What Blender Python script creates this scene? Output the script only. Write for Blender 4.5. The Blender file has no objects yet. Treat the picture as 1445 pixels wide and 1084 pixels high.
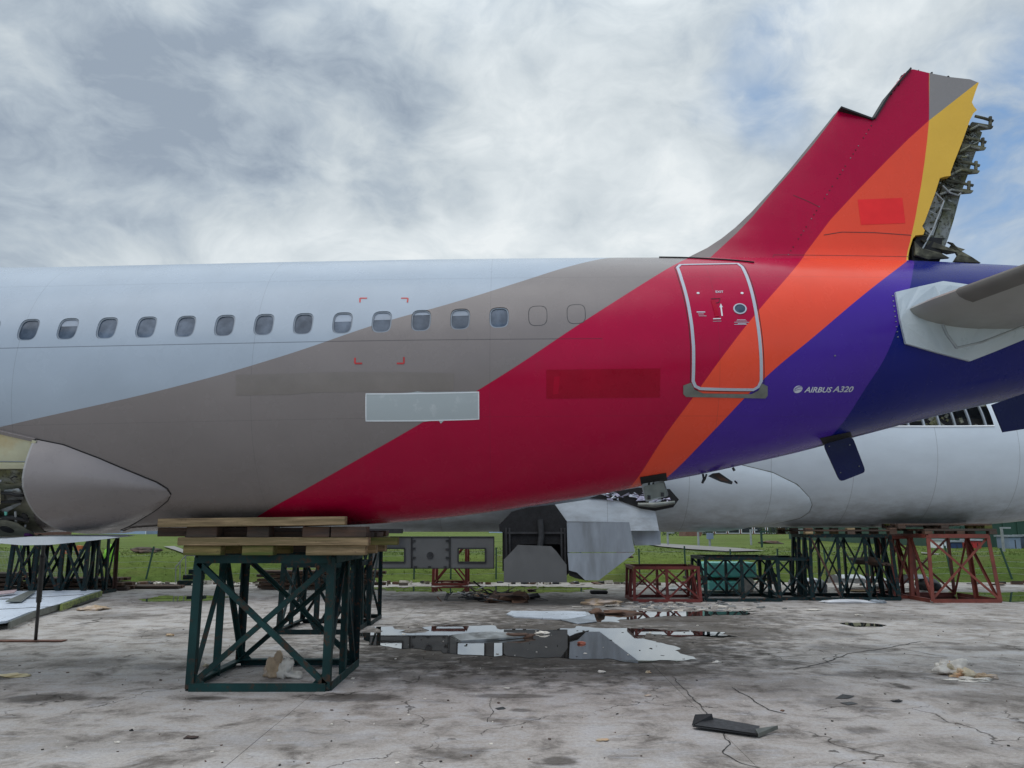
import bpy, bmesh, math, random
import numpy as np
from mathutils import Vector, Matrix, noise as mnoise
R = math.radians
random.seed(7)
sc = bpy.context.scene
col = sc.collection

# ------------------------------------------------------------------ camera
F, CX, CY, PITCH, HC = 1085.0, 722.5, 542.0, R(10.6), 2.25
cam_d = bpy.data.cameras.new('camera'); cam = bpy.data.objects.new('camera', cam_d); col.objects.link(cam)
cam.location = (0, 0, HC); cam.rotation_euler = (R(90) + PITCH, 0, 0)
cam_d.sensor_width = 36; cam_d.lens = 36 * F / 1445; cam_d.clip_start = 0.1; cam_d.clip_end = 4000
sc.camera = cam
cP, sP = math.cos(PITCH), math.sin(PITCH)
def ray(px, py):
    u = (px - CX) / F; v = (CY - py) / F
    return Vector((u, cP - v * sP, sP + v * cP))
def G(px, py, z=0.0):
    r = ray(px, py); t = (z - HC) / r.z
    return Vector((r.x * t, r.y * t, z))
def PY(px, py, Y):
    r = ray(px, py); t = Y / r.y
    return Vector((r.x * t, Y, HC + r.z * t))

# ------------------------------------------------------------------ node helpers
class NT:
    def __init__(s, nt): s.nt = nt; s.n = nt.nodes; s.l = nt.links
    def new(s, t, **k):
        n = s.n.new(t)
        for a, b in k.items(): setattr(n, a, b)
        return n
    def put(s, sock, v):
        if v is None: return
        if hasattr(v, 'links') or hasattr(v, 'is_linked'): s.l.new(v, sock)
        else:
            if sock.type == 'RGBA' and not hasattr(v, '__len__'): v = (v, v, v, 1)
            if sock.type == 'RGBA' and len(v) == 3: v = (*v, 1)
            sock.default_value = v
    def m(s, op, a, b=None, c=None, clamp=False):
        n = s.new('ShaderNodeMath', operation=op); n.use_clamp = clamp
        for i, v in enumerate((a, b, c)):
            if v is not None: s.put(n.inputs[i], v)
        return n.outputs[0]
    def vm(s, op, a, b=None, out=0):
        n = s.new('ShaderNodeVectorMath', operation=op)
        s.put(n.inputs[0], a)
        if b is not None: s.put(n.inputs[1], b)
        return n.outputs[out]
    def mix(s, f, a, b, blend='MIX'):
        n = s.new('ShaderNodeMix', data_type='RGBA', blend_type=blend)
        s.put(n.inputs[0], f); s.put(n.inputs[6], a); s.put(n.inputs[7], b)
        return n.outputs[2]
    def noise(s, vec, scale, detail=4, rough=.55, dist=0.0, dim='3D'):
        n = s.new('ShaderNodeTexNoise', noise_dimensions=dim)
        s.put(n.inputs['Vector'], vec); n.inputs['Scale'].default_value = scale
        n.inputs['Detail'].default_value = detail; n.inputs['Roughness'].default_value = rough
        n.inputs['Distortion'].default_value = dist
        return n.outputs[0]
    def mr(s, v, a, b, c=0., d=1., smooth=False):
        n = s.new('ShaderNodeMapRange')
        if smooth: n.interpolation_type = 'SMOOTHSTEP'
        s.put(n.inputs[0], v)
        for i, x in enumerate((a, b, c, d)): s.put(n.inputs[i + 1], x)
        return n.outputs[0]
    def ramp(s, v, stops):
        n = s.new('ShaderNodeValToRGB'); e = n.color_ramp.elements
        while len(e) < len(stops): e.new(.5)
        for i, (p, c) in enumerate(stops): e[i].position = p; e[i].color = (*c, 1)
        s.put(n.inputs[0], v); return n.outputs[0]
    def xyz(s, v):
        n = s.new('ShaderNodeSeparateXYZ'); s.put(n.inputs[0], v); return n.outputs
    def comb(s, x, y, z):
        n = s.new('ShaderNodeCombineXYZ')
        for i, v in enumerate((x, y, z)): s.put(n.inputs[i], v)
        return n.outputs[0]

# ------------------------------------------------------------------ world: bright broken overcast
SUN_EL, SUN_AZ = R(62), R(205)     # azimuth measured from +Y towards +X: sun veiled by cloud, behind the camera
world = bpy.data.worlds.new('World'); sc.world = world; world.use_nodes = True
w = NT(world.node_tree); w.n.clear()
SKY_STR = 0.10
sky = w.new('ShaderNodeTexSky', sky_type='NISHITA'); sky.sun_disc = False
sky.sun_elevation = SUN_EL; sky.sun_rotation = SUN_AZ
dirv = w.vm('NORMALIZE', w.new('ShaderNodeTexCoord').outputs['Generated'])
dx, dy, dz = w.xyz(dirv)
zz = w.m('ADD', w.m('MAXIMUM', dz, 0.0), 0.22)
flat = w.comb(w.m('DIVIDE', dx, zz), w.m('DIVIDE', dy, zz), 0.0)
warp = w.new('ShaderNodeTexNoise'); w.put(warp.inputs['Vector'], dirv); warp.inputs['Scale'].default_value = 4.5; warp.inputs['Detail'].default_value = 5
wv = w.vm('SUBTRACT', warp.outputs['Color'], (.5, .5, .5))
wv_n = w.new('ShaderNodeVectorMath', operation='SCALE'); w.put(wv_n.inputs[0], wv); wv_n.inputs['Scale'].default_value = .34
dirw = w.vm('ADD', dirv, wv_n.outputs[0])
def blob(px, py, rad, amp):
    d = ray(px, py).normalized()
    dist = w.vm('DISTANCE', dirw, tuple(d), out=1)
    g = w.mr(dist, rad, 0.0, 0.0, amp, smooth=True)
    return g
dsk = w.vm('MULTIPLY', dirv, (1., 1., 1.7))
wf = w.vm('ADD', dsk, w.comb(w.m('MULTIPLY', w.m('SUBTRACT', w.noise(dsk, 4.0, 3, .5), .5), .22), 0., w.m('MULTIPLY', w.m('SUBTRACT', w.noise(dsk, 5.0, 3, .5), .5), .22)))
tone = w.noise(dsk, 2.3, 8, .55)           # lumps of the cloud deck
tone2 = w.noise(wf, 5.5, 10, .58)
tone3 = w.noise(wf, 15.0, 7, .6)
dark = None
for b in [(120, 150, .32, .66), (30, 260, .25, .25), (400, 40, .20, .52), (560, 215, .17, .46), (330, 60, .12, .2), (500, 300, .13, .28), (230, 210, .2, .2), (1000, 20, .15, .22),
          (860, 250, .14, .22), (650, 250, .12, .2), (980, 130, .13, .14), (1250, 330, .2, .16), (380, 330, .10, .15)]:
    g = blob(*b); dark = g if dark is None else w.m('ADD', dark, g)
lite = None
for b in [(620, 100, .11, .14), (230, 20, .12, .22), (130, 330, .24, .36), (420, 345, .2, .25), (700, 335, .22, .22), (420, 130, .12, .22), (960, 300, .18, .2), (790, 110, .2, .04), (880, 180, .15, .12), (1180, 90, .16, .2)]:
    g = blob(*b); lite = g if lite is None else w.m('ADD', lite, g)
val = w.m('ADD', w.m('SUBTRACT', w.mr(tone, .28, .72, .20, .88), w.m('MULTIPLY', dark, .60)), w.m('MULTIPLY', lite, .8))
val = w.m('ADD', w.m('ADD', val, w.mr(tone2, .33, .67, -.25, .25)), w.mr(tone3, .3, .7, -.13, .13), clamp=True)
cloud = w.ramp(val, [(0.0, (.24, .29, .355)), (.25, (.34, .395, .45)), (.5, (.45, .50, .535)), (.8, (.56, .605, .63)), (1.0, (.64, .675, .69))])
# the deck brightens towards the zenith as an overcast sky does
up = w.mr(dz, .50, .95, 1.0, 2.0, smooth=True)
cloud = w.mix(1.0, cloud, w.comb(up, up, up), 'MULTIPLY')
# blue gaps: two by the fin and more behind the camera
gap = None
for b in [(1085, 125, .10, .75), (1430, 245, .20, 1.0), (1400, 150, .12, .5), (1130, 20, .10, .3), (660, 20, .08, .15)]:
    g = blob(*b); gap = g if gap is None else w.m('ADD', gap, g)
behind = w.m('MULTIPLY', w.mr(dy, .05, -.45, 0., 1., smooth=True), w.mr(w.noise(flat, .9, 5, .5), .36, .56, .25, 1.))
gap = w.m('ADD', w.m('MULTIPLY', gap, w.mr(tone2, .62, .40, .0, 1.)), w.m('MULTIPLY', behind, .8), clamp=True)
k = 1 / SKY_STR
cl = w.mix(1.0, cloud, (k, k, k), 'MULTIPLY')
blue = w.mix(.5, sky.outputs[0], w.mix(1.0, (.27, .50, .86), (k * .72, k * .72, k * .72), 'MULTIPLY'))
fin_c = w.mix(gap, cl, blue)
below = w.mr(dz, -.02, -.06, 0., 1.)
fin_c = w.mix(below, fin_c, (.22 * k, .22 * k, .2 * k))
bg = w.new('ShaderNodeBackground'); w.put(bg.inputs[0], fin_c); bg.inputs[1].default_value = SKY_STR
wo = w.new('ShaderNodeOutputWorld'); w.l.new(bg.outputs[0], wo.inputs[0])

sun_d = bpy.data.lights.new('sun', 'SUN'); sun = bpy.data.objects.new('sun', sun_d); col.objects.link(sun)
sun_d.energy = 1.0; sun_d.angle = R(50); sun_d.color = (1, .96, .9)
sd = Vector((math.sin(SUN_AZ) * math.cos(SUN_EL), math.cos(SUN_AZ) * math.cos(SUN_EL), math.sin(SUN_EL)))
sun.rotation_euler = sd.to_track_quat('Z', 'Y').to_euler()
sc.view_settings.view_transform = 'Standard'; sc.view_settings.look = 'None'
sc.view_settings.exposure = 0.38; sc.view_settings.gamma = 1; sc.view_settings.use_curve_mapping = False
sc.render.engine = 'CYCLES'; sc.cycles.max_bounces = 6; sc.cycles.use_denoising = True

# ------------------------------------------------------------------ object helpers
def tag(o, label=None, cat=None, group=None, kind=None):
    if label: o['label'] = label
    if cat: o['category'] = cat
    if group: o['group'] = group
    if kind: o['kind'] = kind
    return o
def empty(name, loc, label=None, cat=None, group=None, rz=0.0, kind=None):
    o = bpy.data.objects.new(name, None); col.objects.link(o); o.location = loc; o.rotation_euler = (0, 0, rz)
    o.empty_display_size = .2
    return tag(o, label, cat, group, kind)
def link(name, me, mat, parent=None, world_coords=True, smooth=False):
    o = bpy.data.objects.new(name, me); col.objects.link(o)
    if mat is not None and not me.materials: me.materials.append(mat)
    if smooth:
        for p in me.polygons: p.use_smooth = True
    if parent is not None:
        if world_coords:
            r = parent; off = Vector((0, 0, 0))
            while r is not None: off += r.location; r = r.parent
            me.transform(Matrix.Translation(-off))
        o.parent = parent
    return o
class MB:
    """collects polygons, links them as one mesh"""
    def __init__(s): s.v = []; s.f = []
    def add(s, vs, fs):
        b = len(s.v); s.v += [tuple(p) for p in vs]; s.f += [tuple(b + i for i in f) for f in fs]; return s
    def box(s, c, d, rot=None, bev=0.0):
        c = Vector(c); hx, hy, hz = d[0] / 2, d[1] / 2, d[2] / 2
        M = rot if rot is not None else Matrix.Identity(3)
        if bev <= 0:
            P = [(x, y, z) for z in (-hz, hz) for x, y in ((-hx, -hy), (hx, -hy), (hx, hy), (-hx, hy))]
            return s.add([c + M @ Vector(p) for p in P], [(3, 2, 1, 0), (4, 5, 6, 7), (0, 1, 5, 4), (1, 2, 6, 5), (2, 3, 7, 6), (3, 0, 4, 7)])
        b = min(bev, hx * .8, hy * .8, hz * .8); bm = bmesh.new(); bmesh.ops.create_cube(bm, size=1)
        for v in bm.verts: v.co = Vector((v.co.x * 2 * hx, v.co.y * 2 * hy, v.co.z * 2 * hz))
        bmesh.ops.bevel(bm, geom=bm.edges[:], offset=b, segments=1, affect='EDGES')
        bm.verts.index_update()
        s.add([c + M @ v.co for v in bm.verts], [[v.index for v in f.verts] for f in bm.faces]); bm.free(); return s
    def bar(s, a, b, wd, ht=None, up=(0, 0, 1)):
        a = Vector(a); b = Vector(b); ht = ht or wd; z = (b - a); L = z.length; z.normalize()
        u = Vector(up)
        if abs(z.dot(u)) > .95: u = Vector((0, 1, 0))
        x = z.cross(u).normalized(); y = x.cross(z).normalized()
        M = Matrix((x, y, z)).transposed()
        return s.box((a + b) / 2, (wd, ht, L), M)
    def angle(s, a, b, wd, t=.008, inward=(0, 1, 0)):
        """L section steel bar from a to b"""
        a = Vector(a); b = Vector(b); z = (b - a).normalized(); u = Vector(inward)
        x = z.cross(u)
        if x.length < .05: u = Vector((1, 0, 0)); x = z.cross(u)
        x.normalize(); y = x.cross(z).normalized()
        pr = [(-wd / 2, -wd / 2), (wd / 2, -wd / 2), (wd / 2, -wd / 2 + t), (-wd / 2 + t, -wd / 2 + t), (-wd / 2 + t, wd / 2), (-wd / 2, wd / 2)]
        vs = [p + x * q[0] + y * q[1] for p in (a, b) for q in pr]
        fs = [(i, (i + 1) % 6, 6 + (i + 1) % 6, 6 + i) for i in range(6)] + [(5, 4, 3, 2, 1, 0), (6, 7, 8, 9, 10, 11)]
        return s.add(vs, fs)
    def tube(s, pts, r, n=8, caps=True):
        pts = [Vector(p) for p in pts]; rs = r if hasattr(r, '__len__') else [r] * len(pts); base = len(s.v); px = None
        for i, p in enumerate(pts):
            d = (pts[min(i + 1, len(pts) - 1)] - pts[max(i - 1, 0)]).normalized()
            if px is None: px = d.orthogonal().normalized()
            px = (px - d * px.dot(d)).normalized(); py = d.cross(px)
            for k in range(n):
                a = 2 * math.pi * k / n; s.v.append(tuple(p + (px * math.cos(a) + py * math.sin(a)) * rs[i]))
        for i in range(len(pts) - 1):
            for k in range(n): s.f.append((base + i * n + k, base + i * n + (k + 1) % n, base + (i + 1) * n + (k + 1) % n, base + (i + 1) * n + k))
        if caps: s.f.append(tuple(base + k for k in reversed(range(n)))); s.f.append(tuple(base + (len(pts) - 1) * n + k for k in range(n)))
        return s
    def slab(s, poly, vec):
        """closed prism: polygon (list of points) swept along vec"""
        n = len(poly); A = [Vector(p) for p in poly]; B = [p + Vector(vec) for p in A]
        return s.add(A + B, [tuple(range(n)), tuple(reversed(range(n, 2 * n)))] + [(i, n + i, n + (i + 1) % n, (i + 1) % n) for i in range(n)])
    def mesh(s, name):
        me = bpy.data.meshes.new(name); me.from_pydata(s.v, [], s.f); me.update()
        bm = bmesh.new(); bm.from_mesh(me); bmesh.ops.recalc_face_normals(bm, faces=bm.faces); bm.to_mesh(me); bm.free()
        return me
    def build(s, name, mat, parent=None, world_coords=True, smooth=False):
        return link(name, s.mesh(name), mat, parent, world_coords, smooth)

# ------------------------------------------------------------------ materials
def base_mat(name):
    m = bpy.data.materials.new(name); m.use_nodes = True; t = NT(m.node_tree)
    return m, t, t.n['Principled BSDF']
def mat(name, c, rough=.6, metal=0., var=.25, scale=3., c2=None, bump=.0, bscale=40., coat=0., rust=0., rustc=(.13, .045, .02), spec=.5, stretch=(1, 1, 1), thr=.62):
    m, t, b = base_mat(name)
    pos = t.new('ShaderNodeTexCoord').outputs['Object']
    gp = t.new('ShaderNodeNewGeometry').outputs['Position']
    oi = t.new('ShaderNodeObjectInfo').outputs['Random']
    v = t.vm('MULTIPLY', gp, stretch)
    n1 = t.noise(v, scale, 6, .62)
    lo = tuple(x * (1 - var) for x in c); hi = tuple(min(1, x * (1 + var)) for x in c)
    cc = t.mix(t.mr(n1, .3, .7), lo, hi)
    if c2 is not None: cc = t.mix(t.mr(t.noise(v, scale * .45, 5, .6), .45, .62), cc, c2)
    cc = t.mix(1.0, cc, t.mr(oi, 0, 1, .88, 1.12), 'MULTIPLY')
    rr = t.mr(t.noise(v, scale * 4, 4), .3, .7, max(.02, rough - .1), min(1, rough + .12))
    if rust > 0:
        rn = t.mr(t.noise(gp, scale * 2.3 + 4, 8, .68), thr, thr + .1)
        rn = t.m('MULTIPLY', rn, rust)
        cc = t.mix(rn, cc, rustc); rr = t.mix(rn, rr, (.85, .85, .85))
    t.put(b.inputs['Base Color'], cc); t.put(b.inputs['Roughness'], rr); b.inputs['Metallic'].default_value = metal
    b.inputs['Coat Weight'].default_value = coat; b.inputs['Coat Roughness'].default_value = .08
    b.inputs['Specular IOR Level'].default_value = spec
    if bump > 0:
        bn = t.new('ShaderNodeBump'); bn.inputs['Strength'].default_value = bump; bn.inputs['Distance'].default_value = .01
        t.put(bn.inputs['Height'], t.noise(v, bscale, 5, .6)); t.l.new(bn.outputs[0], b.inputs['Normal'])
    return m
M = {}
M['green_steel'] = mat('green_steel', (.010, .038, .036), .55, 0, .35, 1.6, spec=.2, rust=.75, rustc=(.075, .035, .02), thr=.54, bump=.15)
M['dark_green_steel'] = mat('dark_green_steel', (.007, .022, .024), .55, 0, .35, 2.5, spec=.2, rust=.8, thr=.55, bump=.15)
M['red_steel'] = mat('red_steel', (.15, .024, .018), .6, 0, .3, 3, rust=.7, thr=.6, rustc=(.07, .03, .02), bump=.15)
M['brown_red_steel'] = mat('brown_red_steel', (.185, .042, .026), .6, 0, .3, 3, rust=.6, thr=.6, rustc=(.08, .035, .025), bump=.15)
M['rusty_steel'] = mat('rusty_steel', (.075, .035, .025), .8, 0, .4, 5)
M['pale_wood'] = mat('pale_wood', (.29, .205, .115), .85, 0, .5, 7, c2=(.17, .13, .065), bump=.6, bscale=22, stretch=(.25, 1.5, 4), rust=.6, rustc=(.07, .05, .03), thr=.6, spec=.2)
M['green_wood'] = mat('green_wood', (.18, .14, .055), .85, 0, .5, 6, c2=(.09, .11, .03), bump=.6, bscale=22, stretch=(.3, 1.5, 3.5), rust=.6, rustc=(.05, .04, .025), thr=.6, spec=.2)
M['dark_wood'] = mat('dark_wood', (.055, .042, .032), .85, 0, .5, 3, c2=(.10, .055, .035), bump=.6, bscale=20, stretch=(.5, 2, 4))
M['brown_wood'] = mat('brown_wood', (.12, .065, .04), .85, 0, .4, 3, c2=(.05, .035, .03), bump=.5, bscale=20, stretch=(.5, 2, 4))
M['grey_panel'] = mat('grey_panel', (.12, .122, .12), .5, 0, .2, 1.2, c2=(.11, .112, .11), bump=.05)
M['pale_panel'] = mat('pale_panel', (.29, .325, .36), .4, 0, .15, 2.2, c2=(.20, .22, .235), bump=.04, stretch=(1.6, 1, .35))
M['alu'] = mat('alu', (.55, .60, .66), .35, .35, .15, 1.5, bump=.1)
M['bare_metal'] = mat('bare_metal', (.32, .33, .33), .4, .6, .3, 4, c2=(.12, .12, .11), bump=.2)
M['dark_metal'] = mat('dark_metal', (.035, .036, .038), .55, .3, .4, 5, bump=.2)
M['black'] = mat('black', (.012, .012, .013), .7, 0, .3, 5)
M['shade_scrap_black'] = mat('shade_scrap_black', (.010, .010, .011), .85, 0, .5, 6, bump=.3)  # near-black that paints shade in bays, openings and cavities; also dark scrap
M['primer'] = mat('primer', (.62, .60, .42), .6, 0, .15, 2.2, c2=(.56, .42, .20), bump=.08, bscale=15)
M['primer_green'] = mat('primer_green', (.20, .24, .06), .6, 0, .35, 8, c2=(.08, .10, .03), bump=.1)
M['olive'] = mat('olive', (.12, .12, .055), .55, .2, .4, 6, c2=(.25, .26, .25), bump=.25, rust=.8, rustc=(.025, .025, .018), thr=.52)
M['bay_grey'] = mat('bay_grey', (.24, .24, .18), .6, 0, .4, 4, c2=(.10, .10, .08), bump=.2)
M['white_paint'] = mat('white_paint', (.72, .74, .76), .35, 0, .06, 2)
M['light_band'] = mat('light_band', (.48, .52, .58), .35, 0, .06, 2)
M['scuff'] = mat('scuff', (.17, .18, .16), .45, .5, .25, 6)
M['taupe'] = mat('taupe', (.225, .198, .19), .3, 0, .06, 1.2, spec=.3)
M['navy'] = mat('navy', (.002, .004, .055), .3, 0, .15, 1.2, spec=.25)
M['white_cloth'] = mat('white_cloth', (.60, .56, .49), .8, 0, .2, 6, bump=.5, bscale=30)
M['beige_foam'] = mat('beige_foam', (.50, .43, .30), .9, 0, .25, 8, c2=(.55, .30, .15), bump=.6, bscale=30)
M['tan_foam'] = mat('tan_foam', (.42, .31, .20), .9, 0, .25, 8, c2=(.5, .42, .36), bump=.6, bscale=30)
M['teal'] = mat('teal', (.22, .75, .64), .5, 0, .15, 1.5)
M['orange_mach'] = mat('orange_mach', (.45, .12, .03), .5, 0, .2, 2, rust=.3)
M['lime'] = mat('lime', (.25, .62, .06), .8, 0, .2, 6, bump=.4)
M['fence_green'] = mat('fence_green', (.012, .05, .035), .5, 0, .2, 3)
M['galv'] = mat('galv', (.32, .34, .35), .5, .4, .2, 5)
M['brick'] = mat('brick', (.17, .085, .065), .9, 0, .3, 3, bump=.2)
M['cream_wall'] = mat('cream_wall', (.40, .37, .26), .8, 0, .1, .5)
M['olive_wall'] = mat('olive_wall', (.22, .20, .10), .8, 0, .1, .5)
M['green_wall'] = mat('green_wall', (.018, .060, .040), .6, 0, .15, .4)
M['red_box'] = mat('red_box', (.45, .03, .03), .5, 0, .15, 1)
M['blue_grey'] = mat('blue_grey', (.17, .22, .30), .5, 0, .15, 1)
M['navy_wall'] = mat('navy_wall', (.02, .045, .12), .5, 0, .15, .5)
M['blue_wall'] = mat('blue_wall', (.32, .42, .58), .5, 0, .08, .5)
M['glass_dark'] = mat('glass_dark', (.02, .025, .03), .1, 0, .2, 1)
M['grimy'] = mat('grimy', (.05, .048, .032), .7, .2, .5, 9, c2=(.16, .155, .10), bump=.3)
M['purple_bit'] = mat('purple_bit', (.14, .02, .18), .5, 0, .2, 4)
M['crack'] = mat('crack', (.035, .032, .028), .9, 0, .4, 10)
M['path'] = mat('path', (.20, .195, .18), .9, 0, .15, .5)
M['hedge'] = mat('hedge', (.035, .06, .018), .9, 0, .4, 1)
M['dirt'] = mat('dirt', (.10, .075, .055), .95, 0, .45, .8, c2=(.20, .18, .15), bump=.6, bscale=6)
M['tyre'] = mat('tyre', (.02, .02, .02), .8, 0, .3, 8)

# ------------------------------------------------------------------ aircraft hull maths
class Hull:
    def __init__(s, D, X, T, B, Wf): s.D = D; s.X = np.array(X, float); s.T = np.array(T, float); s.B = np.array(B, float); s.Wf = Wf
    def _i(s, A, x):
        X = s.X; x = min(max(x, X[0]), X[-1]); i = int(np.searchsorted(X, x) - 1); i = min(max(i, 0), len(X) - 2)
        t = (x - X[i]) / (X[i + 1] - X[i]); p0 = A[max(i - 1, 0)]; p1 = A[i]; p2 = A[i + 1]; p3 = A[min(i + 2, len(X) - 1)]
        if i == 0: p0 = 2 * p1 - p2
        if i == len(X) - 2: p3 = 2 * p2 - p1
        return .5 * (2 * p1 + (p2 - p0) * t + (2 * p0 - 5 * p1 + 4 * p2 - p3) * t * t + (3 * p1 - p0 - 3 * p2 + p3) * t ** 3)
    def sec(s, x):
        T = s._i(s.T, x); B = s._i(s.B, x); return (T + B) / 2, (T - B) / 2, s.Wf * (T - B) / 2
    def pt(s, x, th, off=0.0):
        """th: elevation angle on the near side, 0 = widest, +90 deg = crown, -90 deg = keel"""
        zm, hh, wd = s.sec(x); c, q = math.cos(th), math.sin(th)
        n = Vector((0, -c / wd, q / hh)).normalized()
        return Vector((x, s.D - wd * c, zm + hh * q)) + n * off
    def cast(s, px, py):
        r = ray(px, py); lo = None; t = (s.D - 3.2) / r.y; dt = .02
        def inside(t):
            p = r * t; x, y, z = p.x, p.y, p.z + HC; zm, hh, wd = s.sec(x)
            return ((y - s.D) / wd) ** 2 + ((z - zm) / hh) ** 2 - 1
        best = (9, t)
        while t * r.y < s.D + .5:
            v = inside(t)
            if v < best[0]: best = (v, t)
            if v < 0: break
            t += dt
        if v < 0:
            a, b = t - dt, t
            for _ in range(18):
                m_ = (a + b) / 2
                if inside(m_) < 0: b = m_
                else: a = m_
            t = b
        else: t = best[1]
        p = r * t; x, y, z = p.x, p.y, p.z + HC; zm, hh, wd = s.sec(x)
        return x, math.atan2((z - zm) / hh, -(y - s.D) / wd)
    def XZ(s, px, py):
        x, th = s.cast(px, py); p = s.pt(x, th); return p.x, p.z
X1 = [-16, -9, -7.5, -6, -4.5, -3, -2.25, -1.5, -.75, 0, .75, 1.5, 2.25, 3, 3.75, 4.5, 5.25, 6, 6.75, 7.5, 8.25, 10, 12, 13]
T1_ = [6.19, 6.344, 6.358, 6.391, 6.424, 6.457, 6.472, 6.487, 6.50, 6.511, 6.522, 6.531, 6.538, 6.543, 6.546, 6.546, 6.541, 6.528, 6.503, 6.47, 6.43, 6.33, 6.2, 6.12]
B1_ = [2.0, 2.15, 2.18, 2.21, 2.235, 2.275, 2.305, 2.36, 2.44, 2.54, 2.655, 2.785, 2.94, 3.085, 3.25, 3.42, 3.615, 3.81, 4.0, 4.17, 4.34, 4.69, 5.1, 5.3]
H1 = Hull(12.1, X1, T1_, B1_, 1.975 / 2.09)

def sheet2d(poly, cell):
    """2-d polygon -> bmesh in the XZ plane cut into cells (concave outlines allowed)"""
    bm = bmesh.new(); vs = [bm.verts.new((p[0], 0, p[1])) for p in poly]; f = bm.faces.new(vs); bm.normal_update()
    bmesh.ops.triangulate(bm, faces=[f], ngon_method='EAR_CLIP')
    xs = [p[0] for p in poly]; zs = [p[1] for p in poly]
    cx, cz = cell if hasattr(cell, '__len__') else (cell, cell)
    def cut(lo, hi, c, ax):
        k = math.floor(lo / c) + 1
        while k * c < hi:
            if hi - k * c > 1e-4 and k * c - lo > 1e-4:
                co = (k * c, 0, 0) if ax == 0 else (0, 0, k * c); no = (1, 0, 0) if ax == 0 else (0, 0, 1)
                bmesh.ops.bisect_plane(bm, geom=bm.verts[:] + bm.edges[:] + bm.faces[:], plane_co=co, plane_no=no)
            k += 1
    cut(min(xs), max(xs), cx, 0); cut(min(zs), max(zs), cz, 1)
    return bm
def bm_mesh(bm, name):
    me = bpy.data.meshes.new(name); bm.to_mesh(me); bm.free(); return me
def decal(name, H, poly, mt, parent, off=.004, cell=.12, px=True, thick=0.0, smooth=True):
    """polygon in photo pixels (or hull x, arc metres) laid on a hull"""
    pts = []
    if px:
        n = len(poly)
        for i in range(n):
            a, b = poly[i], poly[(i + 1) % n]; m_ = max(1, int(math.hypot(a[0] - b[0], a[1] - b[1]) / 12))
            for k_ in range(m_): pts.append(H.cast(a[0] + (b[0] - a[0]) * k_ / m_, a[1] + (b[1] - a[1]) * k_ / m_))
        pts = [(x, th * 2.05) for x, th in pts]
    else: pts = poly
    bm = sheet2d(pts, cell)
    for v in bm.verts: v.co = H.pt(v.co.x, v.co.z / 2.05, off)
    if thick > 0:
        bm.normal_update()
        g = bmesh.ops.extrude_face_region(bm, geom=bm.faces[:])
        ex = [e for e in g['geom'] if isinstance(e, bmesh.types.BMVert)]
        for v in ex: v.co += Vector((0, thick * .9, 0))
    bmesh.ops.recalc_face_normals(bm, faces=bm.faces)
    return link(name, bm_mesh(bm, name), mt, parent, smooth=smooth)
def strip(name, H, path, wd, mt, parent, off=.006, closed=False, px=True, step=.06):
    """band of constant width laid on a hull along a path"""
    P_ = [H.cast(*p) if px else (p[0], p[1] / 2.05) for p in path]; P_ = [Vector((a, b * 2.05, 0)) for a, b in P_]
    if closed: P_ = P_ + [P_[0]]
    Q = [P_[0]]
    for a, b in zip(P_[:-1], P_[1:]):
        n = max(1, int((b - a).length / step)); Q += [a.lerp(b, (i + 1) / n) for i in range(n)]
    if closed: Q = Q[:-1]
    n = len(Q); mb = MB(); vs = []
    for i, p in enumerate(Q):
        d = (Q[(i + 1) % n] - Q[i - 1]) if (closed or 0 < i < n - 1) else (Q[1] - Q[0] if i == 0 else Q[-1] - Q[-2])
        d.normalize(); nn = Vector((-d.y, d.x, 0)) * wd / 2
        for q in (p + nn, p - nn): vs.append(H.pt(q.x, q.y / 2.05, off))
        for q in (p + nn, p - nn): vs.append(H.pt(q.x, q.y / 2.05, -.01))
    fs = []
    for i in range(n if closed else n - 1):
        a = 4 * i; b = 4 * ((i + 1) % n); fs += [(a, a + 1, b + 1, b), (a, b, b + 2, a + 2), (a + 1, a + 3, b + 3, b + 1)]
    return mb.add(vs, fs).build(name, mt, parent)

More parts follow.
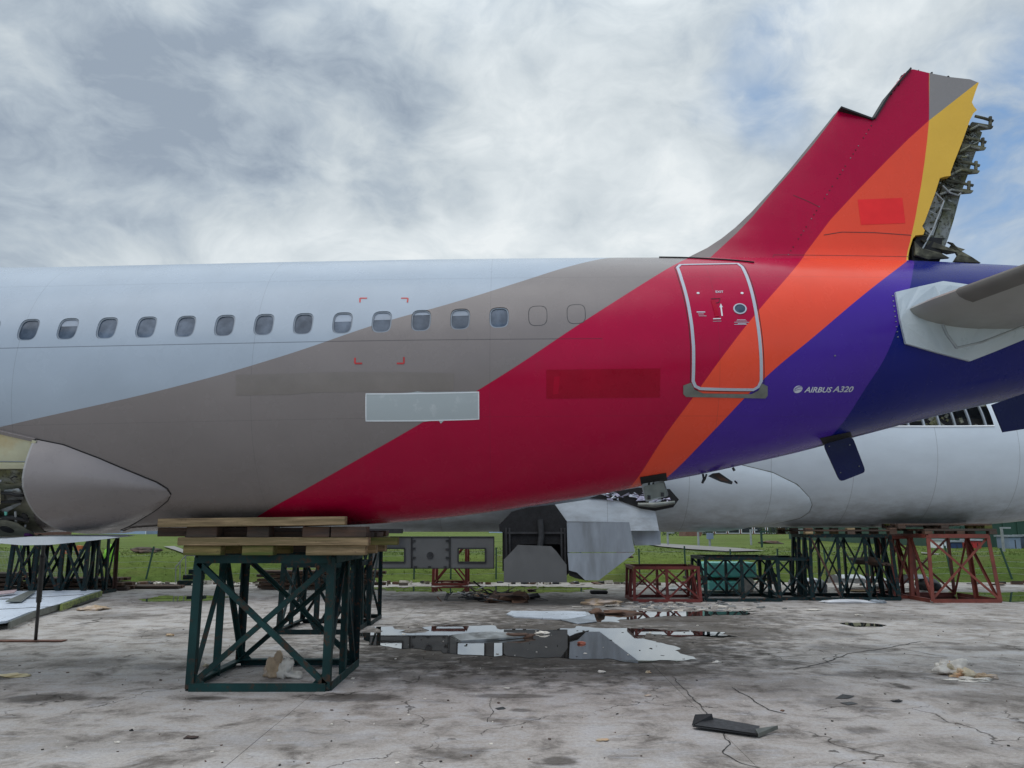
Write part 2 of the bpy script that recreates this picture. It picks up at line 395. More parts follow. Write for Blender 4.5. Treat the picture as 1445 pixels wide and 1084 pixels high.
# ------------------------------------------------------------------ livery material (bands by side profile)
WHITE, TAUPE, CRIM, ORNG, PURP, NAVY, YELL = (.37, .425, .49), (.235, .206, .197), (.43, .0012, .042), (.86, .085, .040), (.062, .022, .30), (.0016, .007, .15), (.78, .47, .065)
def livery(name, first, bands, vec=False, lines=True):
    """bands: [(colour, [(x,z)...])] each colour holds where x > f(z)"""
    m, t, b = base_mat(name)
    gp = t.new('ShaderNodeNewGeometry').outputs['Position']; x, y, z = t.xyz(gp)
    c = first
    for colr, pts in bands:
        pts = sorted(pts, key=lambda p: p[1]); z0, z1 = pts[0][1], pts[-1][1]
        s0 = (pts[1][0] - pts[0][0]) / (pts[1][1] - pts[0][1]); s1 = (pts[-1][0] - pts[-2][0]) / (pts[-1][1] - pts[-2][1])
        pts = [(pts[0][0] - s0 * 1.0, z0 - 1.0)] + pts + [(pts[-1][0] + s1 * 1.0, z1 + 1.0)]; z0 -= 1; z1 += 1
        x0 = min(p[0] for p in pts) - .1; x1 = max(p[0] for p in pts) + .1
        fc = t.new('ShaderNodeFloatCurve'); cm = fc.mapping; cm.clip_min_x, cm.clip_max_x, cm.clip_min_y, cm.clip_max_y = 0, 1, 0, 1; cu = cm.curves[0]
        Q = [((p[1] - z0) / (z1 - z0), (p[0] - x0) / (x1 - x0)) for p in pts]
        cu.points[0].location = Q[0]; cu.points[1].location = Q[-1]
        for q in Q[1:-1]: cu.points.new(*q)
        if vec:
            for q in cu.points: q.handle_type = 'VECTOR'
        cm.update()
        t.put(fc.inputs['Value'], t.mr(z, z0, z1)); fx = t.mr(fc.outputs[0], 0., 1., x0, x1)
        edge = t.m('SUBTRACT', x, fx)
        c = t.mix(t.mr(edge, -.003, .003), c, colr)
    # wear: faint blotches, streaks running down, dust
    n1 = t.noise(gp, 1.1, 5, .6); c = t.mix(1.0, c, t.mr(n1, .25, .75, .93, 1.06), 'MULTIPLY')
    st = t.noise(t.vm('MULTIPLY', gp, (3.5, 1, .35)), 2.2, 6, .65)
    c = t.mix(t.m('MULTIPLY', t.mr(st, .56, .78), .05), c, (.13, .12, .11))
    if lines:
        zl = t.m('SUBTRACT', z, t.m('MULTIPLY', x, .0213))
        ln = None
        for z_ in (LAPZ, LAPZ + 1.02, LAPZ - 1.05):
            l_ = t.m('LESS_THAN', t.m('ABSOLUTE', t.m('SUBTRACT', zl, z_)), .0035 if z_ != LAPZ else .006)
            l_ = t.m('MULTIPLY', l_, .55 if z_ == LAPZ else .22)
            if z_ == LAPZ: l_ = t.m('MULTIPLY', l_, t.m('LESS_THAN', x, LAPX))
            ln = l_ if ln is None else t.m('ADD', ln, l_)
        fr = t.m('ABSOLUTE', t.m('SUBTRACT', t.m('FRACT', t.m('DIVIDE', t.m('ADD', x, 40.3), 3.2)), .5))
        ln = t.m('ADD', ln, t.m('MULTIPLY', t.m('LESS_THAN', fr, .0010), .28), clamp=True)
        # rivet rows beside the seams, barely visible
        rx = t.m('ABSOLUTE', t.m('SUBTRACT', t.m('FRACT', t.m('MULTIPLY', x, 1 / .1066)), .5))
        rz = t.m('ABSOLUTE', t.m('SUBTRACT', t.m('FRACT', t.m('MULTIPLY', zl, 1 / .21)), .5))
        rv = t.m('MULTIPLY', t.m('LESS_THAN', t.m('ADD', rx, t.m('MULTIPLY', rz, 1.97)), .045), .10)
        ln = t.m('MAXIMUM', ln, rv)
        c = t.mix(ln, c, (.03, .03, .035))
    t.put(b.inputs['Base Color'], c)
    t.put(b.inputs['Roughness'], t.mr(t.noise(gp, 2.3, 5, .6), .3, .7, .20, .32))
    b.inputs['Specular IOR Level'].default_value = .24; b.inputs['Coat Weight'].default_value = 0.0
    bn = t.new('ShaderNodeBump'); bn.inputs['Strength'].default_value = .25; bn.inputs['Distance'].default_value = .02
    t.put(bn.inputs['Height'], t.noise(t.vm('MULTIPLY', gp, (1.9, 1, 1)), 1.5, 1, .4)); t.l.new(bn.outputs[0], b.inputs['Normal'])
    return m
LAPX, LAPZ_ = H1.XZ(850, 478); LAPZ = LAPZ_ - LAPX * .0213
HB = lambda pts: [H1.XZ(*p) for p in pts]
bands = [(TAUPE, HB([(20, 598), (250, 545), (400, 502), (540, 455), (640, 427), (730, 399), (800, 377), (836, 368)])),
         (CRIM, HB([(378, 720), (430, 691), (520, 640), (600, 594), (700, 535), (820, 456), (900, 405), (955, 372)])),
         (ORNG, HB([(897, 678), (935, 620), (975, 565), (1022, 500), (1068, 441), (1112, 390), (1130, 368)])),
         (PURP, HB([(948, 668), (1010, 605), (1080, 533), (1150, 474), (1220, 415), (1279, 369)])),
         (NAVY, HB([(1165, 622), (1185, 602), (1218, 553), (1247, 508), (1268, 458), (1283, 410), (1289, 378), (1290, 370)]))]
M['livery'] = livery('livery', WHITE, bands)

# ------------------------------------------------------------------ ground
M['grass'] = None
def make_grass():
    m, t, b = base_mat('grass'); gp = t.new('ShaderNodeNewGeometry').outputs['Position']
    n1 = t.noise(t.vm('MULTIPLY', gp, (.35, 1, 1)), .22, 6, .6); n2 = t.noise(t.vm('MULTIPLY', gp, (.7, 1.2, 1)), 2.5, 7, .7)
    c = t.mix(t.mr(n1, .35, .65), (.100, .160, .028), (.175, .235, .052)); c = t.mix(t.mr(n2, .35, .7), t.mix(1., c, (.6, .6, .6), 'MULTIPLY'), c)
    c = t.mix(t.mr(t.noise(t.vm('MULTIPLY', gp, (.5, 1, 1)), .5, 8, .72), .50, .68), c, (.12, .125, .04))
    t.put(b.inputs['Base Color'], c); b.inputs['Roughness'].default_value = .9; b.inputs['Specular IOR Level'].default_value = .15
    bn = t.new('ShaderNodeBump'); bn.inputs['Strength'].default_value = .9; bn.inputs['Distance'].default_value = .12
    t.put(bn.inputs['Height'], t.noise(gp, 9, 6, .75)); t.l.new(bn.outputs[0], b.inputs['Normal']); return m
M['grass'] = make_grass()
MB().add([(-1500, -600, -.12), (1500, -600, -.12), (1500, 2400, -.12), (-1500, 2400, -.12)], [(0, 1, 2, 3)]).build('ground', M['grass'])['kind'] = 'structure'
# gently rolling grass field behind the apron
gx = [-160 + i * 4 for i in range(81)]; gy = [33.2 + (i ** 1.45) * .9 for i in range(41)]; gy[2:2] = [34.6, 35.1]; gy.sort()
BANK = 1.05
def gz(x, y): q = max(0, min(1, (y - 33.2) / 2.6)); return -.02 + BANK * q * q * (3 - 2 * q) + min(1, (y - 33.2) / 30) * .30 * (mnoise.noise(Vector((x * .03, y * .025, 3))) + .25)
vs = [(x, y, gz(x, y)) for y in gy for x in gx]
fs = [(j * 81 + i, j * 81 + i + 1, (j + 1) * 81 + i + 1, (j + 1) * 81 + i) for j in range(42) for i in range(80)]
o = MB().add(vs, fs).build('grass_field', M['grass'], smooth=True); o['kind'] = 'structure'

def make_concrete():
    m, t, b = base_mat('concrete'); gp = t.new('ShaderNodeNewGeometry').outputs['Position']; oi = t.new('ShaderNodeObjectInfo').outputs['Random']
    x, y, z = t.xyz(gp); flat_ = t.comb(x, y, 0.)
    big = t.noise(flat_, .32, 6, .6); med = t.noise(flat_, 1.6, 8, .68, .4); fine = t.noise(flat_, 24, 6, .75); fin2 = t.noise(flat_, 110, 3, .7)
    c = t.mix(t.mr(big, .35, .65), (.335, .305, .275), (.45, .418, .385))
    c = t.mix(t.mr(med, .50, .66), c, (.165, .148, .132)); c = t.mix(t.m('MULTIPLY', t.mr(med, .49, .36), .8), c, (.46, .447, .44))
    str_ = t.noise(t.vm('MULTIPLY', flat_, (.45, 1.6, 1)), 3.2, 8, .72, .5); c = t.mix(t.m('MULTIPLY', t.mr(str_, .54, .70), .22), c, (.17, .155, .138)); c = t.mix(t.m('MULTIPLY', t.mr(str_, .46, .36), .5), c, (.47, .475, .49))
    c = t.mix(1., c, t.mr(fine, .25, .75, .70, 1.25), 'MULTIPLY'); c = t.mix(1., c, t.mr(fin2, .3, .7, .82, 1.15), 'MULTIPLY')
    c = t.mix(t.m('MULTIPLY', t.mr(t.noise(flat_, 3.8, 7, .72, .8), .60, .70), .45), c, (.10, .092, .08))
    c = t.mix(1., c, t.mr(oi, 0, 1, .93, 1.06), 'MULTIPLY')
    # swirled trowel / scrape marks, whitish
    sw = t.noise(t.vm('ADD', flat_, t.comb(t.m('MULTIPLY', t.noise(flat_, .9, 3), 2.), 0., 0.)), 6.5, 3, .5, 2.2)
    c = t.mix(t.m('MULTIPLY', t.mr(t.m('ABSOLUTE', t.m('SUBTRACT', sw, .5)), .022, .0), .22), c, (.52, .51, .50))
    # cracks
    vor = t.new('ShaderNodeTexVoronoi', feature='DISTANCE_TO_EDGE'); wq = t.new('ShaderNodeTexNoise'); t.put(wq.inputs['Vector'], flat_); wq.inputs['Scale'].default_value = 1.7; wq.inputs['Detail'].default_value = 6
    t.put(vor.inputs['Vector'], t.vm('ADD', flat_, t.vm('MULTIPLY', wq.outputs['Color'], (1.1, 1.1, 0)))); vor.inputs['Scale'].default_value = .33
    crk = t.m('MULTIPLY', t.mr(vor.outputs[0], .0045, .0012), t.mr(t.noise(flat_, .5, 3), .47, .53))
    c = t.mix(t.m('MULTIPLY', crk, .75), c, (.05, .045, .04))
    # wear with its own shape: oil and damp stains
    wn = t.m('ADD', t.m('MULTIPLY', t.m('SUBTRACT', t.noise(flat_, 3.6, 8, .62), .5), 1.9), t.m('MULTIPLY', t.m('SUBTRACT', str_, .5), 1.2))
    wet = None
    def ell(px, py, hw, hh_, amp=1.0, soft=.3):
        nonlocal wet
        c0 = G(px, py); rx = (G(px + hw, py) - c0).length; ry = (G(px, py - hh_) - G(px, py + hh_)).length / 2
        q = t.vm('LENGTH', t.comb(t.m('DIVIDE', t.m('SUBTRACT', x, c0.x), rx), t.m('DIVIDE', t.m('SUBTRACT', y, c0.y), ry), 0.), out=1)
        q = t.m('ADD', q, wn); g = t.mr(q, 1.0 + soft, 1.0 - soft, 0., amp)
        wet = g if wet is None else t.m('MAXIMUM', wet, g)
    for e in [(65, 985, 70, 5, .8), (295, 985, 28, 2.5, .8), (505, 984, 62, 6, .8), (255, 940, 70, 5, .6), (130, 935, 60, 7, .5), (290, 942, 55, 4, .6), (640, 960, 110, 9, .6), (770, 955, 150, 8, .65), (560, 952, 60, 6, .6),
              (720, 982, 60, 3, .7), (735, 1002, 15, 2.5, .7), (790, 1074, 26, 6, .8), (1222, 1031, 25, 5, .5), (1180, 990, 45, 9, .5), (1272, 968, 9, 4, .8), (1245, 952, 70, 5, .55), (1080, 965, 90, 18, .35), (1105, 935, 30, 4, .6),
              (1380, 985, 55, 7, .4), (1200, 915, 60, 5, .5), (1230, 870, 90, 6, .5), (1390, 915, 75, 3, .5), (1370, 880, 70, 6, .4), (1120, 893, 90, 8, .45), (640, 1065, 40, 8, .35), (160, 870, 60, 4, .5), (240, 893, 50, 6, .4),
              (760, 906, 290, 38, .95, .25), (900, 945, 150, 12, .8), (600, 935, 110, 10, .6), (700, 850, 190, 12, .75, .35), (880, 872, 240, 14, .85, .3), (1010, 890, 110, 14, .8), (250, 848, 90, 7, .5), (90, 1050, 110, 12, .22), (400, 1045, 130, 14, .25), (980, 1060, 120, 12, .2), (1330, 1050, 90, 10, .2), (950, 960, 60, 9, .5)]: ell(*e)
    c = t.mix(wet, c, t.mix(1., c, (.22, .21, .20), 'MULTIPLY'))
    t.put(b.inputs['Base Color'], c); t.put(b.inputs['Roughness'], t.mr(wet, 0., 1., .95, .8)); b.inputs['Specular IOR Level'].default_value = .04
    bn = t.new('ShaderNodeBump'); bn.inputs['Strength'].default_value = .75; bn.inputs['Distance'].default_value = .03
    t.put(bn.inputs['Height'], t.m('SUBTRACT', t.m('ADD', t.m('MULTIPLY', med, .5), t.m('ADD', t.m('MULTIPLY', fine, .25), t.m('MULTIPLY', fin2, .07))), t.m('MULTIPLY', crk, .35))); t.l.new(bn.outputs[0], b.inputs['Normal'])
    return m
M['concrete'] = make_concrete()
apron = empty('concrete_apron', (0, 0, 0), kind='structure')
MB().add([(-34, -16, -.045), (40, -16, -.045), (40, 33.4, -.045), (-34, 33.4, -.045)], [(0, 1, 2, 3)]).build('joint_bed', M['crack'], apron)
SX, SY = 5.1, 3.2
me = None
for i in range(-7, 8):
    for j in range(-8, 8):
        x0 = 2.35 + i * SX; y0 = 9.48 + j * SY
        if y0 + SY > 35.3: continue
        if me is None:
            g = .001; gy_ = .005; e_ = .004; v_ = [(a_, b_, c_) for (q, c_) in ((0, -.04), (0, -.010), (e_, 0)) for a_, b_ in ((g + q, gy_ + q), (SX - g - q, gy_ + q), (SX - g - q, SY - gy_ - q), (g + q, SY - gy_ - q))]
            me = MB().add(v_, [(0, 1, 5, 4), (1, 2, 6, 5), (2, 3, 7, 6), (3, 0, 4, 7), (4, 5, 9, 8), (5, 6, 10, 9), (6, 7, 11, 10), (7, 4, 8, 11), (8, 9, 10, 11)]).mesh('concrete_slab'); me.materials.append(M['concrete'])
        o = bpy.data.objects.new('concrete_slab', me); col.objects.link(o); o.parent = apron; o.location = (x0, y0, random.uniform(-.003, 0))

def make_water():
    m, t, b = base_mat('puddle_water'); gp = t.new('ShaderNodeNewGeometry').outputs['Position']
    n = t.noise(gp, 1.3, 5, .6); t.put(b.inputs['Base Color'], t.mix(t.mr(n, .4, .65), (.012, .011, .009), (.040, .036, .030)))
    b.inputs['Roughness'].default_value = .02; b.inputs['IOR'].default_value = 1.85; b.inputs['Coat Weight'].default_value = .6; b.inputs['Coat Roughness'].default_value = .01
    bn = t.new('ShaderNodeBump'); bn.inputs['Strength'].default_value = .02; bn.inputs['Distance'].default_value = .01; t.put(bn.inputs['Height'], t.noise(gp, 6, 3)); t.l.new(bn.outputs[0], b.inputs['Normal']); return m
M['water'] = make_water()
def puddle(pts, rough=.06, z=.006):
    W_ = [G(*p) for p in pts]; n = len(W_); out = []
    for i in range(n):
        a, b = W_[i], W_[(i + 1) % n]; k_ = max(2, int((b - a).length / .05))
        for q in range(k_):
            p = a.lerp(b, q / k_); nn = mnoise.fractal(p * 1.6, 1.0, 2.1, 3); n2 = mnoise.fractal(p * 1.6 + Vector((9, 4, 2)), 1.0, 2.1, 3)
            out.append((p.x + nn * rough * 3.0, p.y + n2 * rough * 5, z))
    bm = bmesh.new(); f = bm.faces.new([bm.verts.new(p) for p in out]); bm.normal_update(); bmesh.ops.triangulate(bm, faces=[f], ngon_method='EAR_CLIP'); bmesh.ops.recalc_face_normals(bm, faces=bm.faces)
    for f in bm.faces:
        if f.normal.z < 0: f.normal_flip()
    o = link('puddle', bm_mesh(bm, 'puddle'), M['water']); o['kind'] = 'structure'; return o
for p, r_ in [([(512, 894), (532, 893), (534, 885), (558, 885), (562, 893), (598, 892), (604, 884), (640, 883), (690, 883), (712, 889), (790, 889), (806, 884), (880, 886), (960, 890), (1032, 893), (1005, 898), (905, 896), (892, 899), (930, 905), (952, 915), (985, 930), (900, 934), (840, 932), (760, 929), (690, 925), (640, 922), (580, 914), (520, 912), (505, 900)], .07),
              ([(716, 867), (740, 863), (860, 863), (990, 863), (1068, 863), (1055, 867), (950, 870), (905, 871), (872, 877), (820, 878), (790, 876), (775, 871), (730, 870)], .08),
              ([(1186, 880), (1215, 878), (1250, 882), (1240, 885), (1205, 884)], .05), ([(530, 829), (700, 827), (790, 828), (860, 831), (790, 837), (640, 836), (540, 834)], .12),
              ([(192, 847), (230, 841), (275, 841), (330, 842), (290, 848), (215, 850)], .08), ([(1176, 986), (1190, 981), (1206, 983), (1196, 986)], .02), ([(1184, 993), (1200, 990), (1210, 993), (1196, 996)], .02),
              ([(1120, 838), (1300, 836), (1560, 835), (1560, 848), (1440, 850), (1300, 846), (1160, 842)], .1), ([(985, 897), (1015, 895), (1040, 898), (1010, 900)], .03), ([(700, 1000), (712, 998), (716, 1001), (704, 1002)], .01)]:
    puddle(p, r_)
def ribbon(pts, wd, z=.004):
    W_ = [G(*p) for p in pts]; Q = []
    for a, b in zip(W_[:-1], W_[1:]):
        n = max(2, int((b - a).length / .06)); Q += [a.lerp(b, i / n) for i in range(n)]
    Q.append(W_[-1]); vs = []; ph = random.uniform(0, 50)
    for i, p in enumerate(Q):
        q = Vector((p.x + mnoise.noise(Vector((i * .21, ph, 0))) * .05 + mnoise.noise(Vector((i * .9, ph, 7))) * .02, p.y + mnoise.noise(Vector((ph, i * .21, 3))) * .05, z))
        w_ = wd * (.35 + .9 * abs(mnoise.noise(Vector((i * .35, 5, ph))))); d = (Q[min(i + 1, len(Q) - 1)] - Q[max(i - 1, 0)]).normalized(); nn = Vector((-d.y, d.x, 0)) * w_; vs += [q + nn, q - nn]
    o = MB().add(vs, [(2 * i, 2 * i + 1, 2 * i + 3, 2 * i + 2) for i in range(len(Q) - 1)]).build('ground_crack', M['crack']); o['kind'] = 'structure'
ribbon([(948, 955), (975, 982), (1000, 1010), (1022, 1033), (1027, 1050), (1022, 1064), (1045, 1077), (1075, 1086)], .014)
ribbon([(1120, 945), (1165, 935), (1200, 922), (1250, 915), (1300, 905)], .022); ribbon([(1035, 970), (1060, 985), (1085, 1002), (1110, 1008)], .014)
ribbon([(1270, 915), (1310, 923), (1335, 927)], .016); ribbon([(690, 985), (694, 1000), (690, 1020)], .006); ribbon([(1180, 830 + 120), (1240, 949), (1300, 951), (1400, 950)], .010)
ribbon([(228, 950), (255, 940), (275, 932)], .008)

# ------------------------------------------------------------------ aircraft 1 (front)
plane = empty('airliner', (-4.1, 12.1, 0), 'white, taupe, crimson, orange and purple striped airliner hull without wings, resting on a green trestle', 'airliner')
XW0, TW0 = H1.cast(41, 462); XW1, TW1 = H1.cast(759, 448); PIT = (XW1 - XW0) / 13; THW = (TW0 + TW1) / 2
CW = PIT / 16; NW, NH = 12, 12; CT = .040 / 2.05
def hull_grid():
    xs = []; i0 = -8; x = XW0 + (-1) * PIT - 8 * CW
    x_start = x; fine_end = XW0 + 14 * PIT + 8 * CW; nf = int(round((fine_end - x_start) / CW))
    fx = [x_start + i * CW for i in range(nf + 1)]
    left = list(np.arange(-16, x_start - .2, .35)); right = list(np.arange(fine_end + .12, 12.9, .12))
    xs = left + fx + right; iF = len(left)
    tf = [THW + (i - NH / 2) * CT for i in range(NH + 1)]
    st = R(2.5); lo = list(np.arange(tf[0] - st, -math.pi / 2 + .5 * st, -st))[::-1]; hi = list(np.arange(tf[-1] + st, math.pi / 2 - .5 * st, st))
    near = [-math.pi / 2] + lo + tf + hi + [math.pi / 2]; jF = 1 + len(lo)
    far = list(np.linspace(math.pi / 2, math.pi * 1.5, 62))[1:-1]
    ths = near + far
    nx, nt = len(xs), len(ths); mb = MB(); mb.v = [tuple(H1.pt(a, b)) for a in xs for b in ths]
    skip = set(); cents = []
    for k_ in range(-1, 13):        # the thirteenth and fourteenth are plugs
        ic = iF + (k_ + 1) * 16 + 8; i0 = ic - NW // 2
        for a in range(NW):
            for b in range(NH): skip.add((i0 + a, jF + b))
        cents.append((i0, xs[ic]))
    for i in range(nx - 1):
        for j in range(nt):
            if (i, j) in skip: continue
            j2 = (j + 1) % nt; mb.f.append((i * nt + j, (i + 1) * nt + j, (i + 1) * nt + j2, i * nt + j2))
    mb.f.append(tuple(range(nt))); mb.f.append(tuple((nx - 1) * nt + q for q in reversed(range(nt))))
    for i0, xc in cents:
        per = [(i0 + a, jF) for a in range(NW)] + [(i0 + NW, jF + b) for b in range(NH)] + [(i0 + NW - a, jF + NH) for a in range(NW)] + [(i0, jF + NH - b) for b in range(NH)]
        outer = [i * nt + j for i, j in per]; inner = []; deep = []
        for i, j in per:
            u = (xs[i] - xc); v = (ths[j] - THW) * 2.05; a = math.atan2(v / (NH / 2 * .040), u / (NW / 2 * CW)); e_ = 2 / 3.3
            cu = math.copysign(abs(math.cos(a)) ** e_, math.cos(a)) * .136; sv = math.copysign(abs(math.sin(a)) ** e_, math.sin(a)) * .172
            inner.append(len(mb.v)); mb.v.append(tuple(H1.pt(xc + cu, THW + sv / 2.05))); deep.append(len(mb.v) ); mb.v.append(tuple(H1.pt(xc + cu * .97, THW + sv * .98 / 2.05, -.035)))
        n = len(per)
        for q in range(n):
            r_ = (q + 1) % n; mb.f.append((outer[q], outer[r_], inner[r_], inner[q])); mb.f.append((inner[q], inner[r_], deep[r_], deep[q]))
    return mb, [c[1] for c in cents]
mb, wins = hull_grid()
fus = mb.build('fuselage', M['livery'], plane, smooth=True)
fus.data.set_sharp_from_angle(angle=R(50))

def superell(xc, tc, hx, hv, n=40, e=3.3):
    out = []
    for q in range(n):
        a = 2 * math.pi * q / n; ee = 2 / e
        out.append((xc + math.copysign(abs(math.cos(a)) ** ee, math.cos(a)) * hx, tc * 2.05 + math.copysign(abs(math.sin(a)) ** ee, math.sin(a)) * hv))
    return out
def ring(xc, tc, hx, hv, wd, off0, off1, e=3.3, n=40, H=H1):
    A = superell(xc, tc, hx, hv, n, e); B = superell(xc, tc, hx - wd, hv - wd, n, e); mb = MB()
    vs = [H.pt(x, s / 2.05, off0) for x, s in A] + [H.pt(x, s / 2.05, off0) for x, s in B] + [H.pt(x, s / 2.05, off1) for x, s in B] + [H.pt(x, s / 2.05, off1) for x, s in A]
    fs = []
    for q in range(n):
        r_ = (q + 1) % n
        for k_ in range(4): fs.append((k_ * n + q, k_ * n + r_, ((k_ + 1) % 4) * n + r_, ((k_ + 1) % 4) * n + q))
    return mb.add(vs, fs)
def pane_mat():
    m, t, b = base_mat('window_glass'); gp = t.new('ShaderNodeNewGeometry').outputs['Position']; oi = t.new('ShaderNodeObjectInfo').outputs['Random']
    c = t.mix(t.mr(t.noise(gp, 6, 4), .35, .65), (.040, .060, .09), (.10, .13, .175)); c = t.mix(1., c, t.mr(oi, 0, 1, .75, 1.3), 'MULTIPLY')
    t.put(b.inputs['Base Color'], c); b.inputs['Roughness'].default_value = .12; b.inputs['IOR'].default_value = 1.3; return m
M['pane'] = pane_mat(); M['window_rim'] = mat('window_rim', (.21, .245, .29), .45, 0, .06, 2); M['blind'] = mat('blind', (.30, .34, .40), .6, 0, .15, 4)
for k_, xc in enumerate(wins):
    fr = ring(xc, THW, .1325, .168, .014, -.012, -.034).build('window', M['window_rim'], plane)
    bm = sheet2d(superell(xc, THW, .122, .157, 32), .06)
    for v in bm.verts: v.co = H1.pt(v.co.x, v.co.z / 2.05, -.026)
    link('window_pane', bm_mesh(bm, 'window_pane'), M['pane'], fr, smooth=True)
    if k_ in (2, 9, 10, 11, 12):     # blind drawn part of the way down behind the pane
        h_ = {2: .20, 9: .24, 10: .22, 11: .10, 12: .17}[k_] * .5; s1 = THW * 2.05 + .148; s0 = s1 - h_
        P_ = [(xc - .112, s0), (xc + .112, s0), (xc + .112, s1 - .035), (xc + .085, s1), (xc - .085, s1), (xc - .112, s1 - .035)]
        mbb = MB().add([H1.pt(a, b / 2.05, -.0235) for a, b in P_], [tuple(range(6))]); mbb.build('window_blind', M['blind'], fr)
for xc in (XW0 + 13 * PIT, XW0 + 14 * PIT):
    ring(xc, THW, .132, .172, .0085, .0012, -.006).build('window_plug', M['dark_metal'], plane)
# paint marks and patches
M['fresh_taupe'] = mat('fresh_taupe', (.185, .160, .145), .38, 0, .10, 1.5)
M['fresh_red'] = mat('fresh_red', (.36, .0008, .022), .3, 0, .10, 2.2, spec=.2)
M['mark_red'] = mat('mark_red', (.50, .025, .025), .4, 0, .1, 3)
def primer_grey():
    m, t, b = base_mat('patch_primer'); gp = t.new('ShaderNodeNewGeometry').outputs['Position']
    c = t.mix(t.mr(t.noise(gp, 3.6, 7, .65), .55, .66), (.42, .465, .475), (.54, .575, .58)); t.put(b.inputs['Base Color'], c); b.inputs['Roughness'].default_value = .55; return m
M['patch_primer'] = primer_grey()
random.seed(3)
decal('painted_patch', H1, [(333, 529), (420, 527), (480, 525), (560, 525), (641, 527), (640, 551), (560, 552), (440, 554), (410, 557), (333, 558)], M['fresh_taupe'], plane, .0015)
decal('painted_patch', H1, [(771, 522), (932, 520), (931, 561), (771, 563)], M['fresh_red'], plane, .0015)
decal('painted_patch', H1, [(782, 532), (790, 531), (788, 556), (780, 557)], M['fresh_red'], plane, .0025)
pp = decal('primer_patch', H1, [(516, 555), (560, 555), (580, 554), (589, 552.5), (600, 553.5), (676, 552.5), (676.5, 592), (640, 593), (628, 592), (622, 598), (619, 593), (600, 595), (516, 595)], M['patch_primer'], plane, .003)
strip('masking_edge', H1, [(516.5, 556), (675.5, 553.5), (675.5, 591.5), (516.5, 594)], .014, M['white_paint'], pp, .0045, closed=True)
for (a, b_, c) in [((508, 427), (508, 421), (518, 421)), ((566, 421), (575.5, 421), (575, 427)), ((501, 505), (501, 513), (511, 513)), ((560, 513), (570, 513), (570, 504))]:
    strip('bracket_mark', H1, [a, b_], .022, M['mark_red'], plane, .003); strip('bracket_mark', H1, [b_, c], .022, M['mark_red'], plane, .0038)

# rear door
D_TL, D_TR, D_BR, D_BL = (957, 375), (1046, 372), (1074, 545), (979, 545)
def door():
    path = [(978, 538), (981, 545), (988, 548.5), (1063, 550), (1070, 546), (1074, 538), (1074, 510), (1072, 480), (1068, 450), (1062, 418), (1053, 389), (1047, 377), (1041, 372.5), (960, 374), (956, 378), (962, 396), (970, 425), (976, 460), (978.5, 490)]
    dr = strip('door', H1, path, .045, M['light_band'], plane, .008, closed=True)
    strip('door_gap', H1, [(p[0] + (4 if p[0] > 1010 else -4) * (1), p[1] + (3 if p[1] > 530 else 0)) for p in path], .010, M['black'], dr, .0015, closed=True)
    pl_ = [(p[0] - 4, p[1]) if p[0] > 1010 else (p[0] + 4, p[1]) for p in path]
    x, th = H1.cast(1044, 436)
    ring(x, th, .098, .105, .020, .012, -.01, e=2).build('door_window', M['light_band'], dr)
    bm = sheet2d(superell(x, th, .080, .087, 28, 2), .05)
    for v in bm.verts: v.co = H1.pt(v.co.x, v.co.z / 2.05, .004)
    link('door_window_pane', bm_mesh(bm, 'door_window_pane'), M['pane'], dr, smooth=True)
    for p in ((985, 414), (1047, 414)):
        x, th = H1.cast(*p); ring(x, th, .022, .022, .021, .008, -.004, e=2, n=16).build('door_bolt', M['white_paint'], dr)
    # lifting handle flap, arrow and small notices
    strip('door_handle', H1, [(1006, 424), (1012, 447)], .060, M['fresh_red'], dr, .010)
    strip('handle_recess', H1, [(1003, 422), (1016, 421.5), (1014.5, 427), (1010, 428)], .008, M['black'], dr, .006)
    strip('arrow_mark', H1, [(1019, 446), (1017.3, 433)], .020, M['white_paint'], dr, .004)
    decal('arrow_mark', H1, [(1015, 433.8), (1017, 428.5), (1020, 433.8)], M['white_paint'], dr, .004)
    strip('handle_label', H1, [(1006, 450.3), (1017, 450)], .016, M['white_paint'], dr, .011); strip('handle_label', H1, [(1006, 453.6), (1018, 453.3)], .006, M['light_band'], dr, .004)
    for (a, b_, y_, w_) in [(983, 995, 440.5, .018), (985, 993, 443.3, .008), (986, 997, 446.0, .008), (1036, 1054, 458, .008), (1040, 1052, 451.5, .008), (1036, 1057, 455, .008), (1041, 1053, 456.8, .012), (1039, 1054, 453.2, .007)]:
        strip('door_notice', H1, [(a, y_), (b_, y_)], w_, M['light_band'], dr, .004)
    # rain gutter above
    strip('rain_gutter', H1, [(930, 363.8), (960, 364.2), (1000, 366), (1040, 368.5), (1064, 371)], .018, M['dark_metal'], plane, .02)
    # worn scuff plate under the sill
    sp = decal('scuff_plate', H1, [(964, 544), (975, 540), (980, 550), (992, 555), (1060, 556), (1070, 551), (1075, 541), (1083, 545), (1083, 558), (1080, 562), (968, 560), (964, 556)], M['scuff'], dr, .012, thick=.02, smooth=False)
door()
